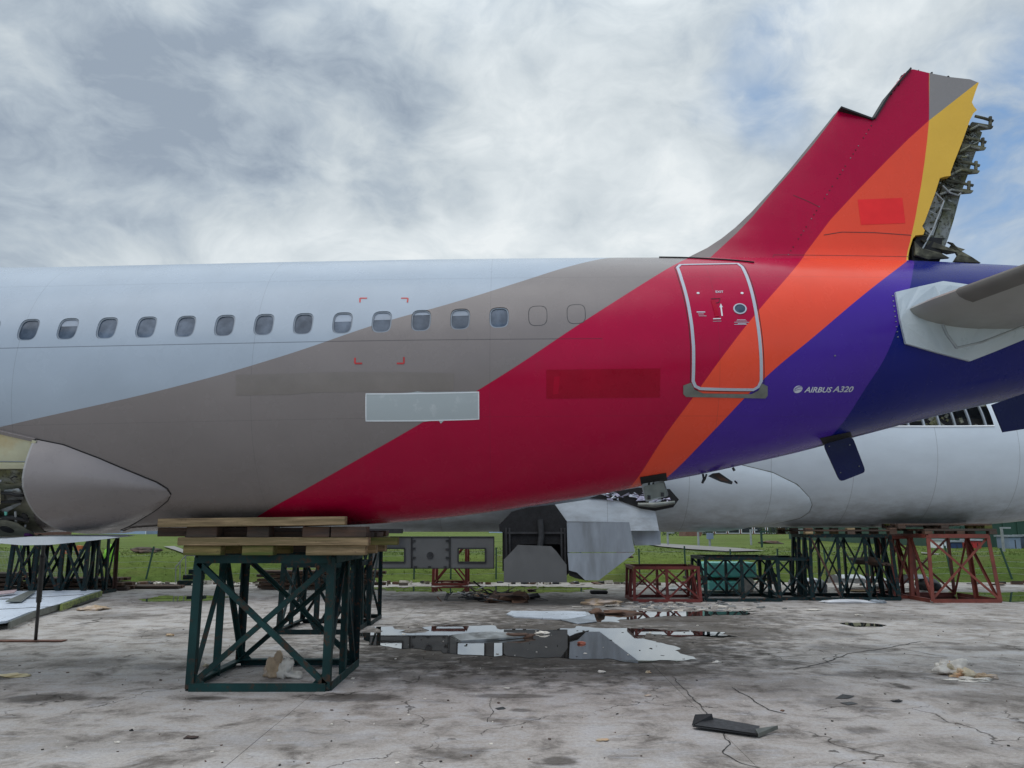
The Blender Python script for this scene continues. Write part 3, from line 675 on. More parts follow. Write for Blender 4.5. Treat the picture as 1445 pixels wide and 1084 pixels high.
# text on the hull
def hull_text(txt, px, py, width_px, mt, parent, shear=.25, name='lettering', H=H1, tilt=0.0):
    cu = bpy.data.curves.new(name, 'FONT'); cu.body = txt; cu.shear = shear; cu.offset = .022; cu.resolution_u = 3
    tmp = bpy.data.objects.new('tmp', cu); col.objects.link(tmp); bpy.context.view_layer.update()
    me_ = bpy.data.meshes.new_from_object(tmp.evaluated_get(bpy.context.evaluated_depsgraph_get())); bpy.data.objects.remove(tmp)
    xs_ = [v.co.x for v in me_.vertices]; x0, x1 = min(xs_), max(xs_)
    a = H.cast(px, py); b_ = H.cast(px + width_px, py); k_ = (b_[0] - a[0]) / (x1 - x0); s0 = a[1] * 2.05; slope = (b_[1] - a[1]) * 2.05 / (b_[0] - a[0])
    for v in me_.vertices:
        X_ = a[0] + (v.co.x - x0) * k_; S_ = s0 + v.co.y * k_ * 1.2 + (X_ - a[0]) * slope; v.co = H.pt(X_, S_ / 2.05, .005)
    return link(name, me_, mt, parent)
M['letter'] = mat('letter', (.55, .56, .62), .4, 0, .05, 3)
hull_text('AIRBUS', 1134.5, 553.5, 39, M['letter'], plane, .28); hull_text('A320', 1174.5, 553.0, 29, M['letter'], plane, .28)
hull_text('EXIT', 1010, 413.5, 11, M['light_band'], plane, .0)
x, th = H1.cast(1126, 549.5)
em = ring(x, th, .066, .070, .068, .004, -.003, e=2, n=24).build('emblem', M['letter'], plane)
M['emblem_dark'] = mat('emblem_dark', (.16, .14, .33), .4, 0, .1, 3)
for dz_, sg in ((.022, 1), (-.006, -1), (.04, 1)):
    s0 = th * 2.05; strip('emblem_swirl', H1, [(x + .052 * math.cos(a_), s0 + dz_ - .012 + .03 * math.sin(a_ * 1.0 + .6) * (1 if sg > 0 else .6)) for a_ in np.linspace(math.pi, 0, 7)], .009, M['emblem_dark'], em, .0065, px=False)
# probes row by the tailplane
for q in range(9):
    x_, th_ = H1.cast(1259.5 + q * .9, 418 + q * 7.2); ring(x_, th_, .012, .012, .011, .01, -.004, e=2, n=8).build('rivet_head', M['bare_metal'], plane)
x_, th_ = H1.cast(1178, 502); ring(x_, th_, .014, .014, .013, .012, -.004, e=2, n=10).build('static_port', M['bare_metal'], plane)

# belly fairing of a hull: surface that swells out of it
def fairing(H, parent, mt, xs, tops, lows, bulge, name='belly_fairing', belly=.05, both=True, box=None):
    nt = 26; mbs = []
    for side in ((1, -1) if both else (1,)):
        mb = MB()
        for x, t0, t1, bu in zip(xs, tops, lows, bulge):
            closed_low = t1 > -math.pi / 2 + .02
            for j in range(nt + 1):
                s_ = j / nt; th = t0 + (t1 - t0) * s_
                prof = math.sin(min(1, s_ * 2.6) * math.pi / 2) ** .8
                tail_ = math.sin(min(1, (1 - s_) * 2.6) * math.pi / 2) ** .8 if closed_low else (belly / max(bu, .01) + (1 - belly / max(bu, .01)) * (1 - s_) ** .6)
                off = .012 + bu * prof * min(1, tail_)
                if box: off = .012 + bu * max(0, (abs(math.cos(th) / box[0]) ** 4 + abs(math.sin(th) / box[1]) ** 4) ** (-1 / 4) - 2.07) * math.sin(min(1, s_ * 5) * math.pi / 2) * (math.sin(min(1, (1 - s_) * 3) * math.pi / 2) if closed_low else 1)
                p = H.pt(x, th, off)
                if side < 0: p.y = 2 * H.D - p.y
                mb.v.append(tuple(p))
        for i in range(len(xs) - 1):
            for j in range(nt): a = i * (nt + 1) + j; mb.f.append((a, a + 1, a + nt + 2, a + nt + 1))
        mbs.append(mb.build(name, mt, parent, smooth=True))
    return mbs
topc = [(50, 620), (90, 628), (140, 647), (190, 668), (222, 681), (236, 690), (240.5, 697)]
tc = [H1.cast(*p) for p in topc]; lowc = [H1.cast(*p) for p in [(240.5, 698), (236, 706), (220, 719), (200, 731), (170, 746)]]
XT = tc[-1][0]; xl = [c[0] for c in lowc][::-1]; tl = [c[1] for c in lowc][::-1]
xs_f = list(np.linspace(tc[0][0], XT - .25, 26)) + [XT - .15, XT - .08, XT - .03, XT]
tops = [float(np.interp(x, [c[0] for c in tc], [c[1] for c in tc])) for x in xs_f]
lows = [(-math.pi / 2 if x < xl[0] - .15 else float(np.interp(x, [xl[0] - .15] + xl, [-math.pi / 2] + tl))) for x in xs_f]
lows[-1] = tops[-1] - .01
bul = [max(0, min(1, (XT - x) / 2.2)) ** .8 for x in xs_f]
M['fairing_taupe_lit'] = mat('fairing_taupe_lit', (.30, .268, .262), .3, 0, .06, 1.2, spec=.3)  # lighter copy of the hull taupe; light on the up-turned side put into colour
ff = fairing(H1, plane, M['fairing_taupe_lit'], xs_f, tops, lows, bul, belly=.06, box=(2.27, 2.11))
_fr = [Vector(v.co) + Vector((-4.1, 12.1, 0)) for v in ff[0].data.vertices[:27]]
_in = [Vector((p.x - .0, p.y + (12.1 - p.y) * .10, p.z + (4.2 - p.z) * .10)) for p in _fr]; _fo = [p + Vector((-.025, 0, 0)) for p in _fr]
MB().add(_fr + _fo + _in, [(k_, k_ + 1, 28 + k_, 27 + k_) for k_ in range(26)] + [(27 + k_, 28 + k_, 55 + k_, 54 + k_) for k_ in range(26)]).build('front_flange', mat('flange', (.34, .33, .32), .5, 0, .1, 3), plane)
# dark shut line round it
strip('seam_shade_line', H1, [(50, 619.3), (90, 627.3), (140, 646.3), (190, 667.2), (222, 680.2), (236.5, 689.2), (241.2, 697), (237, 706.5), (220, 720), (200, 732), (168, 748), (185, 750)], .010, M['black'], plane, .009)
# underside plate lighter behind the fairing and open bay ahead of it
def bay():
    b = empty('open_bay', (0, 0, 0)); b.parent = plane; b.location = (-8 + 4.1, 11 - 12.1, 3)
    Hs = H1
    decal('primer_panel', Hs, [(-150, 560), (-30, 598), (0, 608), (50, 620), (47, 640), (45.5, 659), (-150, 659)], M['primer'], plane, .03, thick=.03)
    strip('cap_strip', Hs, [(-60, 598), (0, 609), (51, 620.5)], .04, M['taupe'], plane, .045)
    strip('cap_strip', Hs, [(51, 620), (48, 640), (46, 659)], .05, M['primer'], plane, .05)
    strip('cap_strip', Hs, [(-60, 649.5), (46, 650)], .012, M['pale_panel'], plane, .04)
    strip('cap_strip', Hs, [(-60, 655.5), (46, 655.5)], .07, M['primer'], plane, .055)
    decal('bay_wall', Hs, [(-150, 659), (46, 659), (44, 700), (50, 735), (68, 757), (-150, 762)], M['bay_grey'], plane, .01)
    decal('stained_panel', Hs, [(-20, 662), (46, 662), (44, 676), (20, 682), (-20, 680)], M['olive'], plane, .02)
    # lower curved plate with lightening holes
    decal('lower_web', Hs, [(-150, 717), (0, 716), (30, 724), (50, 736), (70, 757), (0, 764), (-150, 764)], M['bay_grey'], plane, .16, thick=.02)
    for (cx, cy, r_) in ((16, 733, .085), (55, 747, .055), (2, 752, .06), (-30, 736, .08), (71, 748, .03), (42, 715, .04)):
        x_, th_ = Hs.cast(cx, cy); ring(x_, th_, r_, r_ * 1.2, r_ * .98, .166, .15, e=2, n=18).build('lightening_hole', M['black'], plane)
    decal('bracket_plate', Hs, [(-40, 680), (8, 681), (8, 700), (0, 706), (-40, 708)], M['primer'], plane, .14, thick=.02)
    decal('bracket_plate', Hs, [(10, 686), (30, 684), (37, 689), (36, 699), (10, 701)], M['bare_metal'], plane, .08, thick=.03)
    decal('gusset_plate', Hs, [(4, 712), (34, 701), (34, 704), (12, 716)], M['pale_panel'], plane, .10, thick=.01)
    def pipe(pts, r_, mt, off=.13):
        Q = [Hs.pt(*Hs.cast(*p), off) for p in pts]; MB().tube(Q, r_, 8).build('pipe', mt, plane, smooth=True)
    pipe([(28, 712), (28, 722), (27, 733), (31, 740), (38, 737), (41, 730)], .016, M['galv'])
    pipe([(9, 687), (22, 688), (30, 690), (40, 690)], .022, M['black']); pipe([(9, 699), (24, 699), (36, 698)], .020, M['black'])
    pipe([(-20, 719), (5, 720), (25, 719), (46, 723)], .035, M['dark_metal']); pipe([(0, 706), (4, 718), (2, 722)], .03, M['dark_metal'])
    pipe([(36, 676), (44, 684), (38, 689), (34, 682), (40, 676)], .007, M['dark_metal'], .1); pipe([(45, 741), (56, 741), (66, 747), (71, 748)], .014, M['black'], .17)
    pipe([(20, 671), (24, 669), (28, 670)], .01, M['black'], .06); pipe([(-5, 671), (2, 678), (8, 672)], .012, M['galv'], .1); pipe([(13, 714), (13, 722)], .02, M['teal'], .1)
    x_, th_ = Hs.cast(45.5, 740); ring(x_, th_, .055, .06, .05, .19, .12, e=2.2, n=12).build('purple_cap', M['purple_bit'], plane)
    bpy.data.objects.remove(b)
bay()
# upright plate added under the belly; its white paints the reflected sky
u_ = [PY(*p, 10.95) for p in [(-60, 770), (2, 767), (30, 769.5), (70, 769), (120, 764), (168, 758.5), (150, 757), (90, 757), (40, 757.5), (8, 760), (-60, 761)]]
MB().slab([tuple(p) for p in u_], (0, .5, .02)).build('underside_sky_sheen', M['white_paint'], plane)
# lighter keel skin strip
decal('keel_panel', H1, [(170, 749), (185, 744), (240, 740), (242, 748), (236, 752), (180, 755)], M['taupe'], plane, .014)

# fin
YF = 12.1
FP = lambda pts: [(PY(*p, YF - .12).x, PY(*p, YF - .12).z) for p in pts]
fin_out = [(965, 366), (972, 361), (1000, 347), (1020, 334), (1040, 318), (1062, 297), (1090, 267), (1116, 237), (1142, 205), (1165, 177), (1180, 158), (1185, 153), (1192, 153.5), (1210, 161), (1224, 167.5), (1232, 170.5),
           (1237, 165), (1245, 150), (1256, 132), (1266, 117), (1276, 104), (1284, 97.5), (1290, 98), (1311, 104), (1340, 110.5), (1367, 114), (1379, 119), (1374, 132), (1369, 147), (1372, 153), (1376, 158), (1371, 162),
           (1366, 172), (1354, 205), (1343, 232), (1338, 246), (1338, 251), (1330, 252), (1323, 254), (1316, 276), (1307, 300), (1301, 316), (1297.5, 322), (1301, 328), (1299, 334), (1288, 335), (1284, 340), (1279, 356), (1275.5, 369), (1275, 378), (1150, 380), (965, 374)]
fo = FP(fin_out); zt = max(p[1] for p in fo); zb = min(p[1] for p in fo)
le = FP([(965, 366), (1000, 347), (1040, 318), (1090, 267), (1142, 205), (1185, 153), (1250, 60)])
def fin_half(x, z):
    xl_ = float(np.interp(z, [p[1] for p in le], [p[0] for p in le])); d = max(0.0, x - xl_)
    root = max(0, 1 - (z - 6.4) / .35)       # little fillet at the root
    return .03 + .19 * (1 - math.exp(-d / .9)) * (1 - .25 * (z - 6.5) / 4) + .10 * root ** 2 * min(1, d / .4)
bm = sheet2d(fo, .12); MBf = MB(); bm.verts.index_update(); bm.verts.ensure_lookup_table()
F_ = [[v.index for v in f.verts] for f in bm.faces]; N_ = len(bm.verts); E_ = [(e.verts[0].index, e.verts[1].index) for e in bm.edges if e.is_boundary]
MBf.v = [(v.co.x, YF - fin_half(v.co.x, v.co.z), v.co.z) for v in bm.verts] + [(v.co.x, YF + fin_half(v.co.x, v.co.z), v.co.z) for v in bm.verts]
MBf.f = [tuple(f) for f in F_] + [tuple(N_ + i for i in reversed(f)) for f in F_] + [(a, b_, N_ + b_, N_ + a) for a, b_ in E_]; bm.free()
fb = lambda pts: FP(pts)
fin_bands = [(CRIM, fb([(1000, 366), (1010, 356), (1040, 328), (1064, 303), (1091, 270), (1120, 237), (1150, 201), (1172, 172), (1181, 160), (1185, 154), (1186, 120), (1186, 95)])),
             (ORNG, fb([(1123, 380), (1133, 361), (1170, 312), (1210, 269), (1250, 228), (1280, 198), (1309, 172), (1309.5, 160), (1310, 120), (1311, 90)])),
             (YELL, fb([(1273, 370), (1280, 345), (1288, 310), (1297, 262), (1302, 230), (1306, 200), (1309, 172), (1309.5, 160), (1310, 120), (1311, 90)])),]
def fin_mat():
    m = livery('fin_livery', TAUPE, fin_bands, vec=True, lines=False); t = NT(m.node_tree); b = t.n['Principled BSDF']
    src = b.inputs['Base Color'].links[0].from_socket
    gp = t.new('ShaderNodeNewGeometry').outputs['Position']; x, y, z = t.xyz(gp)
    a = FP([(1309, 172)])[0]; b2 = FP([(1378, 118)])[0]; sl = (b2[1] - a[1]) / (b2[0] - a[0])
    above = t.m('GREATER_THAN', t.m('SUBTRACT', z, t.m('MULTIPLY', x, sl)), a[1] - a[0] * sl)
    right = t.m('GREATER_THAN', x, t.mr(z, a[1], zt, a[0], FP([(1311, 97)])[0][0]))
    c = t.mix(t.m('MULTIPLY', above, right), src, (.27, .25, .245))
    t.put(b.inputs['Base Color'], c); return m
fin = MBf.build('fin', fin_mat(), plane, smooth=True); fin.data.set_sharp_from_angle(angle=R(38))
def fin_strip(name, path, wd, mt, parent=fin, off=.004):
    Q = FP(path); P_ = [Vector((a, b_, 0)) for a, b_ in Q]; R_ = [P_[0]]
    for a, b_ in zip(P_[:-1], P_[1:]):
        n = max(1, int((b_ - a).length / .1)); R_ += [a.lerp(b_, (i + 1) / n) for i in range(n)]
    vs = []; n = len(R_)
    for i, p in enumerate(R_):
        d = (R_[min(i + 1, n - 1)] - R_[max(i - 1, 0)]).normalized(); nn = Vector((-d.y, d.x, 0)) * wd / 2
        for q in (p + nn, p - nn): vs.append((q.x, YF - fin_half(q.x, q.y) - off, q.y))
    return MB().add(vs, [(2 * i, 2 * i + 1, 2 * i + 3, 2 * i + 2) for i in range(n - 1)]).build(name, mt, parent)
def fin_patch(name, poly, mt, off=.003):
    bm = sheet2d(FP(poly), .12)
    for v in bm.verts: v.co.y = YF - fin_half(v.co.x, v.co.z) - off
    bmesh.ops.recalc_face_normals(bm, faces=bm.faces); return link(name, bm_mesh(bm, name), mt, fin)
fin_patch('painted_patch', [(1208, 284), (1270, 282), (1274, 318), (1212, 320)], mat('patch_scarlet', (.82, .030, .032), .4, 0, .08, 2, spec=.2))
fin_strip('panel_seam', [(1160, 334), (1185, 330), (1230, 331), (1282, 335)], .010, M['dark_metal'])
fin_strip('panel_seam', [(1120, 275), (1140, 285), (1154, 293)], .008, M['dark_metal'])
fin_strip('panel_seam', [(1088, 366), (1090, 362), (1278, 366)], .006, M['dark_metal'])
for i in range(34):       # fastener row up the front spar
    t_ = i / 33; px_, py_ = 1110 + (1233 - 1110) * t_, 362 + (172 - 362) * t_
    if i % 5 in (3,): continue
    a = FP([(px_, py_)])[0]; MB().box((a[0], YF - fin_half(*a) - .003, a[1]), (.015, .01, .015)).build('fastener', M['dark_metal' if i % 3 else 'bare_metal'], fin)
for a_, b_ in (((1185, 153), (1231, 170)), ((1233, 169), (1256, 131)), ((1256, 131), (1284, 98))):
    p, q = PY(*a_, YF - .1), PY(*b_, YF - .1); MB().bar((p.x, YF, p.z), (q.x, YF, q.z), .03, .30, up=(0, 1, 0)).build('cut_edge', M['black'], fin)
# torn edge fuzz of the notch and top
mbx = MB(); random.seed(11)
for (x0, y0), (x1, y1), n in (((1192, 153), (1232, 170), 26), ((1233, 170), (1283, 98), 50), ((1285, 97), (1379, 118), 22)):
    for i in range(n):
        t_ = (i + random.random()) / n; a = FP([(x0 + (x1 - x0) * t_, y0 + (y1 - y0) * t_)])[0]; s_ = random.uniform(.01, .03)
        mbx.box((a[0] + random.uniform(-.02, .01), YF + random.uniform(-.14, .14), a[1] + random.uniform(-.015, .02)), (s_, .05, s_ * random.uniform(.5, 1.6)), Matrix.Rotation(random.uniform(-.8, .8), 3, 'Y'))
mbx.build('torn_edge', M['black'], fin)['kind'] = 'stuff'
# exposed rear spar, hinge brackets
def P3(px, py, dy=0.0): return tuple(PY(px, py, YF + dy))
MB().slab([P3(*p, .02) for p in [(1366, 176), (1374, 178), (1386, 187), (1382, 200), (1372, 228), (1366, 246), (1355, 276), (1346, 310), (1338, 336), (1326, 369), (1290, 369), (1286, 350), (1300, 325), (1322, 262), (1345, 228)]], (0, .05, 0)).build('rear_spar', M['olive'], fin)
MB().slab([P3(*p, -.03) for p in [(1323, 268), (1334, 280), (1328, 303), (1316, 334), (1300, 328), (1305, 310)]], (0, .03, 0)).build('spar_panel', mat('stained_panel', (.33, .34, .34), .5, .1, .3, 5, c2=(.12, .12, .09), rust=.6, rustc=(.04, .04, .03), thr=.56), fin)
MB().slab([P3(*p, -.01) for p in [(1334, 270), (1352, 279), (1345, 306), (1335, 336), (1318, 336), (1330, 300)]], (0, .02, 0)).build('spar_panel', M['olive'], fin)
MB().slab([P3(*p, -.06) for p in [(1287, 337), (1300, 333), (1312, 334), (1300, 352), (1296, 368), (1284, 367), (1283, 352)]], (0, .20, 0)).build('root_rib', M['shade_scrap_black'], fin)
MB().slab([P3(*p, -.16) for p in [(1294, 334), (1330, 336), (1326, 368), (1288, 368), (1287, 350)]], (0, .04, 0)).build('root_cavity', M['shade_scrap_black'], fin)  # near-black plate painting the shade of the hollow at the fin root
for y0, x0, L_ in ((175, 1372, 30), (205, 1358, 34), (238, 1345, 38), (266, 1330, 44)):
    hb = MB().slab([P3(x0, y0 - 3, -.12), P3(x0 + L_ * .8, y0 + 1, -.12), P3(x0 + L_, y0 + 3, -.12), P3(x0 + L_ * .95, y0 + 6, -.12), P3(x0 + L_ * .4, y0 + 8, -.12), P3(x0 - 3, y0 + 8, -.12)], (0, .04, 0))
    hb = hb.build('hinge_bracket', M['grimy'], fin)
    MB().tube([P3(x0 + 4, y0 - 11, -.1), P3(x0 + L_ * .55, y0 - 8, -.1), P3(x0 + L_ * .98, y0 - 4, -.1)], .026, 6).build('hinge_rod', M['grimy'], hb)
    MB().tube([P3(x0 + L_ * .85, y0 - 10, -.1), P3(x0 + L_ * .84, y0 + 2, -.1)], .028, 6).build('hinge_rod', M['grimy'], hb)
    MB().tube([P3(x0 - 4, y0 + 9, -.14), P3(x0 + L_ * .3, y0 + 2, -.14), P3(x0 + L_ * .7, y0 + 5, -.14)], .02, 6).build('hinge_rod', M['olive'], hb)
random.seed(5); mbx = MB(); mby = MB()
for i in range(230):
    t_ = random.random(); px_ = 1370 - 82 * t_ + random.uniform(-6, 14); py_ = 178 + 180 * t_ + random.uniform(-8, 8)
    if 285 < py_ < 333 and random.random() < .75: continue
    a = Vector(P3(px_, py_, random.uniform(-.13, 0))); d = Vector((random.uniform(-.1, .16), random.uniform(-.03, .03), random.uniform(-.12, .1))) * random.uniform(.4, 1.1)
    (mbx if i % 3 else mby).bar(a, a + d, random.uniform(.008, .035), random.uniform(.008, .03))
o = mbx.build('torn_structure', M['grimy'], fin); o2 = mby.build('torn_fittings', M['olive'], fin); o['kind'] = 'stuff'; o2['kind'] = 'stuff'
for pts, r_ in (([(1330, 262), (1340, 272), (1352, 276), (1356, 273)], .016), ([(1318, 270), (1332, 284), (1316, 325), (1296, 362)], .014), ([(1308, 296), (1320, 302)], .008)):
    MB().tube([P3(*p, -.17) for p in pts], r_, 6).build('cable', M['galv'], fin)
# broken strips at the fin root
for poly in ([(1300, 338), (1316, 341), (1346, 352), (1351, 356), (1338, 358), (1310, 348)], [(1345, 343), (1338, 341), (1352, 349), (1362, 352), (1356, 355), (1340, 350)], [(1348, 353), (1356, 354), (1372, 363), (1384, 371), (1346, 369), (1352, 360)], [(1290, 340), (1300, 350), (1326, 356), (1340, 364), (1310, 366), (1292, 360)]):
    MB().slab([P3(*p, -.20 + random.uniform(-.05, .05)) for p in poly], (0, .05, .0)).build('broken_strip', M['grimy'], fin)

# tailplane with root plate
RP = [(1262, 415), (1288, 409), (1329, 400), (1367, 405), (1450, 430), (1520, 440), (1520, 450), (1445, 478), (1400, 496), (1367, 508.5), (1320, 497), (1276, 485), (1268, 452)]
decal('root_plate', H1, RP, mat('plate_white', (.42, .47, .50), .35, 0, .06, 1.5), plane, .05, thick=.05, smooth=False, cell=(.3, .9))
_x, _t = H1.cast(1300, 450); YR = H1.pt(_x, _t).y
def tailplane():
    # leading edge root and direction found from the outline; sweep 30 deg, dihedral 6 deg
    r0 = PY(1268, 440, YR - .01); chord0, n = 3.4, 14
    sw, di = math.tan(R(SW_)), math.tan(R(DI_)); mb = MB(); N = 16
    prof = []
    for i in range(N + 1):
        u = (i / N) ** 1.6; th = .62 * (.2969 * math.sqrt(u) - .126 * u - .3516 * u * u + .2843 * u ** 3 - .1015 * u ** 4) ; prof.append((u, th))
    st = 14
    for k_ in range(st + 1):
        s_ = 6.0 * k_ / st; c_ = chord0 - s_ * .32
        base = Vector((r0.x + s_ * sw, r0.y - s_, r0.z + s_ * di))
        if k_ == 0: base.y += .5
        ring_ = [(u, t_ * .6) for u, t_ in prof] + [(u, -t_ * 1.15) for u, t_ in reversed(prof[1:-1])]
        for u, t_ in ring_: mb.v.append((base.x + u * c_, base.y, base.z + t_ * c_ - .01 * u * c_))
    m_ = 2 * N
    for k_ in range(st):
        for j in range(m_): mb.f.append((k_ * m_ + j, k_ * m_ + (j + 1) % m_, (k_ + 1) * m_ + (j + 1) % m_, (k_ + 1) * m_ + j))
    mb.f.append(tuple(range(m_))); mb.f.append(tuple(st * m_ + j for j in reversed(range(m_))))
    o = mb.build('tailplane', mat('tail_grey', (.25, .25, .235), .4, 0, .08, 1.5, bump=.03), plane, smooth=True); o.data.set_sharp_from_angle(angle=R(60))
    # dark leading edge sheath, outboard
    mb = MB(); cnt = 0
    for k_ in range(st * 2 + 1):
        s_ = .75 + (6.0 - .75) * k_ / (st * 2); c_ = chord0 - s_ * .32; base = Vector((r0.x + s_ * sw, r0.y - s_, r0.z + s_ * di))
        L_ = [(u, -t_ * 1.15) for u, t_ in prof if u < .075][::-1] + [(u, t_ * .6) for u, t_ in prof if 0 < u < .075]; cnt = len(L_)
        for u, t_ in L_: mb.v.append((base.x + u * c_ - .006 * (1 if u < .01 else .3), base.y, base.z + t_ * c_ + (.006 if t_ > 0 else -.006) - .01 * u * c_))
    for k_ in range(st * 2):
        for j in range(cnt - 1): mb.f.append((k_ * cnt + j, k_ * cnt + j + 1, (k_ + 1) * cnt + j + 1, (k_ + 1) * cnt + j))
    mb.build('leading_edge_sheath', mat('sheath', (.12, .115, .105), .55, 0, .2, 2), o, smooth=True)
SW_, DI_ = 29, 6
tailplane()
mbt = [((1330, 458), (1336, 472), (1350, 491)), ((1350, 491), (1385, 483), (1445, 460))]
MB().tube([tuple(PY(x_, y_, YR - .09)) for x_, y_ in mbt[0]], .022, 6).build('seal_strip', M['galv'], plane); MB().tube([tuple(PY(x_, y_, YR - .09)) for x_, y_ in mbt[1]], .016, 6).build('seal_strip', M['galv'], plane)

# hatches hanging under the tail
def flap(name, quad, Y, mt, dy=.03, parent=plane, bev=True):
    return MB().slab([tuple(PY(x_, y_, Y_)) for (x_, y_, Y_) in quad] if len(quad[0]) == 3 else [tuple(PY(x_, y_, Y)) for x_, y_ in quad], (0, dy, 0)).build(name, mt, parent)
def rquad(q, r=.12, n=3):
    out = []
    for i in range(len(q)):
        p, a, b_ = Vector(q[i]), Vector(q[i - 1]), Vector(q[(i + 1) % len(q)])
        for k_ in range(n + 1):
            t_ = k_ / n; s0 = p.lerp(a, r * 1); s1 = p.lerp(b_, r); out.append(tuple(s0.lerp(p, t_).lerp(p.lerp(s1, t_), t_)))
    return out
decal('hatch_opening', H1, [(903, 673), (940, 667), (942, 678), (905, 684)], M['shade_scrap_black'], plane, .006)  # flat patch painted dark for the shade inside the open hatch
h_ = flap('access_hatch', rquad([(905, 683), (937, 678), (944, 700), (911, 709)], .14), 11.75, M['bare_metal'])
flap('hatch_inner', rquad([(908, 686), (936, 681), (941, 699), (912, 706)], .14), 11.735, M['scuff'], .01, h_)
for p in ((916, 702), (935, 698)): MB().box(tuple(PY(*p, 11.72)), (.04, .03, .06)).build('hatch_latch', M['dark_metal'], h_)
for p in ((916, 679), (922, 680)): MB().bar(PY(p[0], 672, 11.8), PY(p[0], 685, 11.75), .03).build('hatch_hinge', M['dark_metal'], h_)
decal('hatch_opening', H1, [(1157, 618), (1200, 609), (1203, 616), (1162, 627)], M['black'], plane, .006)
h_ = flap('access_hatch', rquad([(1162, 627), (1203, 616), (1222, 666), (1186, 680)], .13), 11.8, M['navy'])
for p in ((1170, 630), (1199, 628), (1212, 658), (1186, 667)): MB().box(tuple(PY(*p, 11.795)), (.015, .02, .015)).build('screw', M['bare_metal'], h_)
flap('tail_hatch', [(1400, 571), (1455, 552), (1455, 604), (1416, 610)], 11.3, M['navy'])
# raked dark antenna / drain mast
mast = flap('drain_mast', [(1006, 668), (1015, 667), (1034, 680), (1033, 683.5), (1018, 680), (1000, 672)], 12.0, M['dark_metal'], .04)
flap('mast_face', [(1007, 669.5), (1014, 669), (1030, 680), (1018, 678.5)], 11.99, M['brown_wood'], .01, mast)
MB().tube([PY(992, 669, 12), PY(993, 676, 12), PY(991, 682, 12)], .018, 6).build('drain_pipe', M['dark_metal'], plane)
MB().tube([PY(997, 669, 12), PY(995, 676, 12), PY(991, 682, 12)], .014, 6).build('drain_pipe', M['dark_metal'], plane)
MB().tube([PY(1034, 660, 12), PY(1036.5, 664.5, 12)], .02, 6).build('drain_pipe', M['dark_metal'], plane)
MB().tube([PY(1037, 679, 12.05), PY(1040, 682, 12)], .014, 6).build('drain_pipe', M['dark_metal'], plane)

# ------------------------------------------------------------------ aircraft 2 (behind)
X2 = [-24, -10, 0, 8, 12, 14, 16, 18, 20, 24, 28]
T2_ = [7.35] * 9 + [7.3, 7.2]
B2_ = [2.27, 2.27, 2.27, 2.27, 2.27, 2.27, 2.36, 2.56, 2.86, 3.6, 4.4]
H2 = Hull(26.5, X2, T2_, B2_, 2.5 / 2.54)
def hull2_mat(name, dirt=1.0, col_=(.56, .615, .66)):
    m, t, b = base_mat(name); gp = t.new('ShaderNodeNewGeometry').outputs['Position']; x, y, z = t.xyz(gp)
    n1 = t.noise(t.vm('MULTIPLY', gp, (.5, 1, 1.2)), 1.4, 7, .65); c = t.mix(t.mr(n1, .3, .7), tuple(q * .93 for q in col_), tuple(q * 1.05 for q in col_))
    g = t.m('MULTIPLY', t.mr(z, 3.6, 2.4, 0., 1.), t.mr(t.noise(t.vm('MULTIPLY', gp, (.8, 1, 2)), 2.0, 7, .7), .38, .68, .1, .75)); c = t.mix(t.m('MULTIPLY', g, dirt), c, (.15, .145, .125))
    fr = t.m('ABSOLUTE', t.m('SUBTRACT', t.m('FRACT', t.m('DIVIDE', t.m('ADD', x, 40), 2.6)), .5)); c = t.mix(t.m('MULTIPLY', t.m('LESS_THAN', fr, .0035), .4), c, (.08, .08, .08))
    t.put(b.inputs['Base Color'], c); b.inputs['Roughness'].default_value = .35; return m
M['hull2'] = hull2_mat('hull_white'); M['fairing2'] = hull2_mat('fairing_white', .7, (.60, .66, .70))
plane2 = empty('airliner', (12.0, 26, 0), 'plain white airliner hull standing behind the striped one, frames laid bare at its window line', 'airliner')
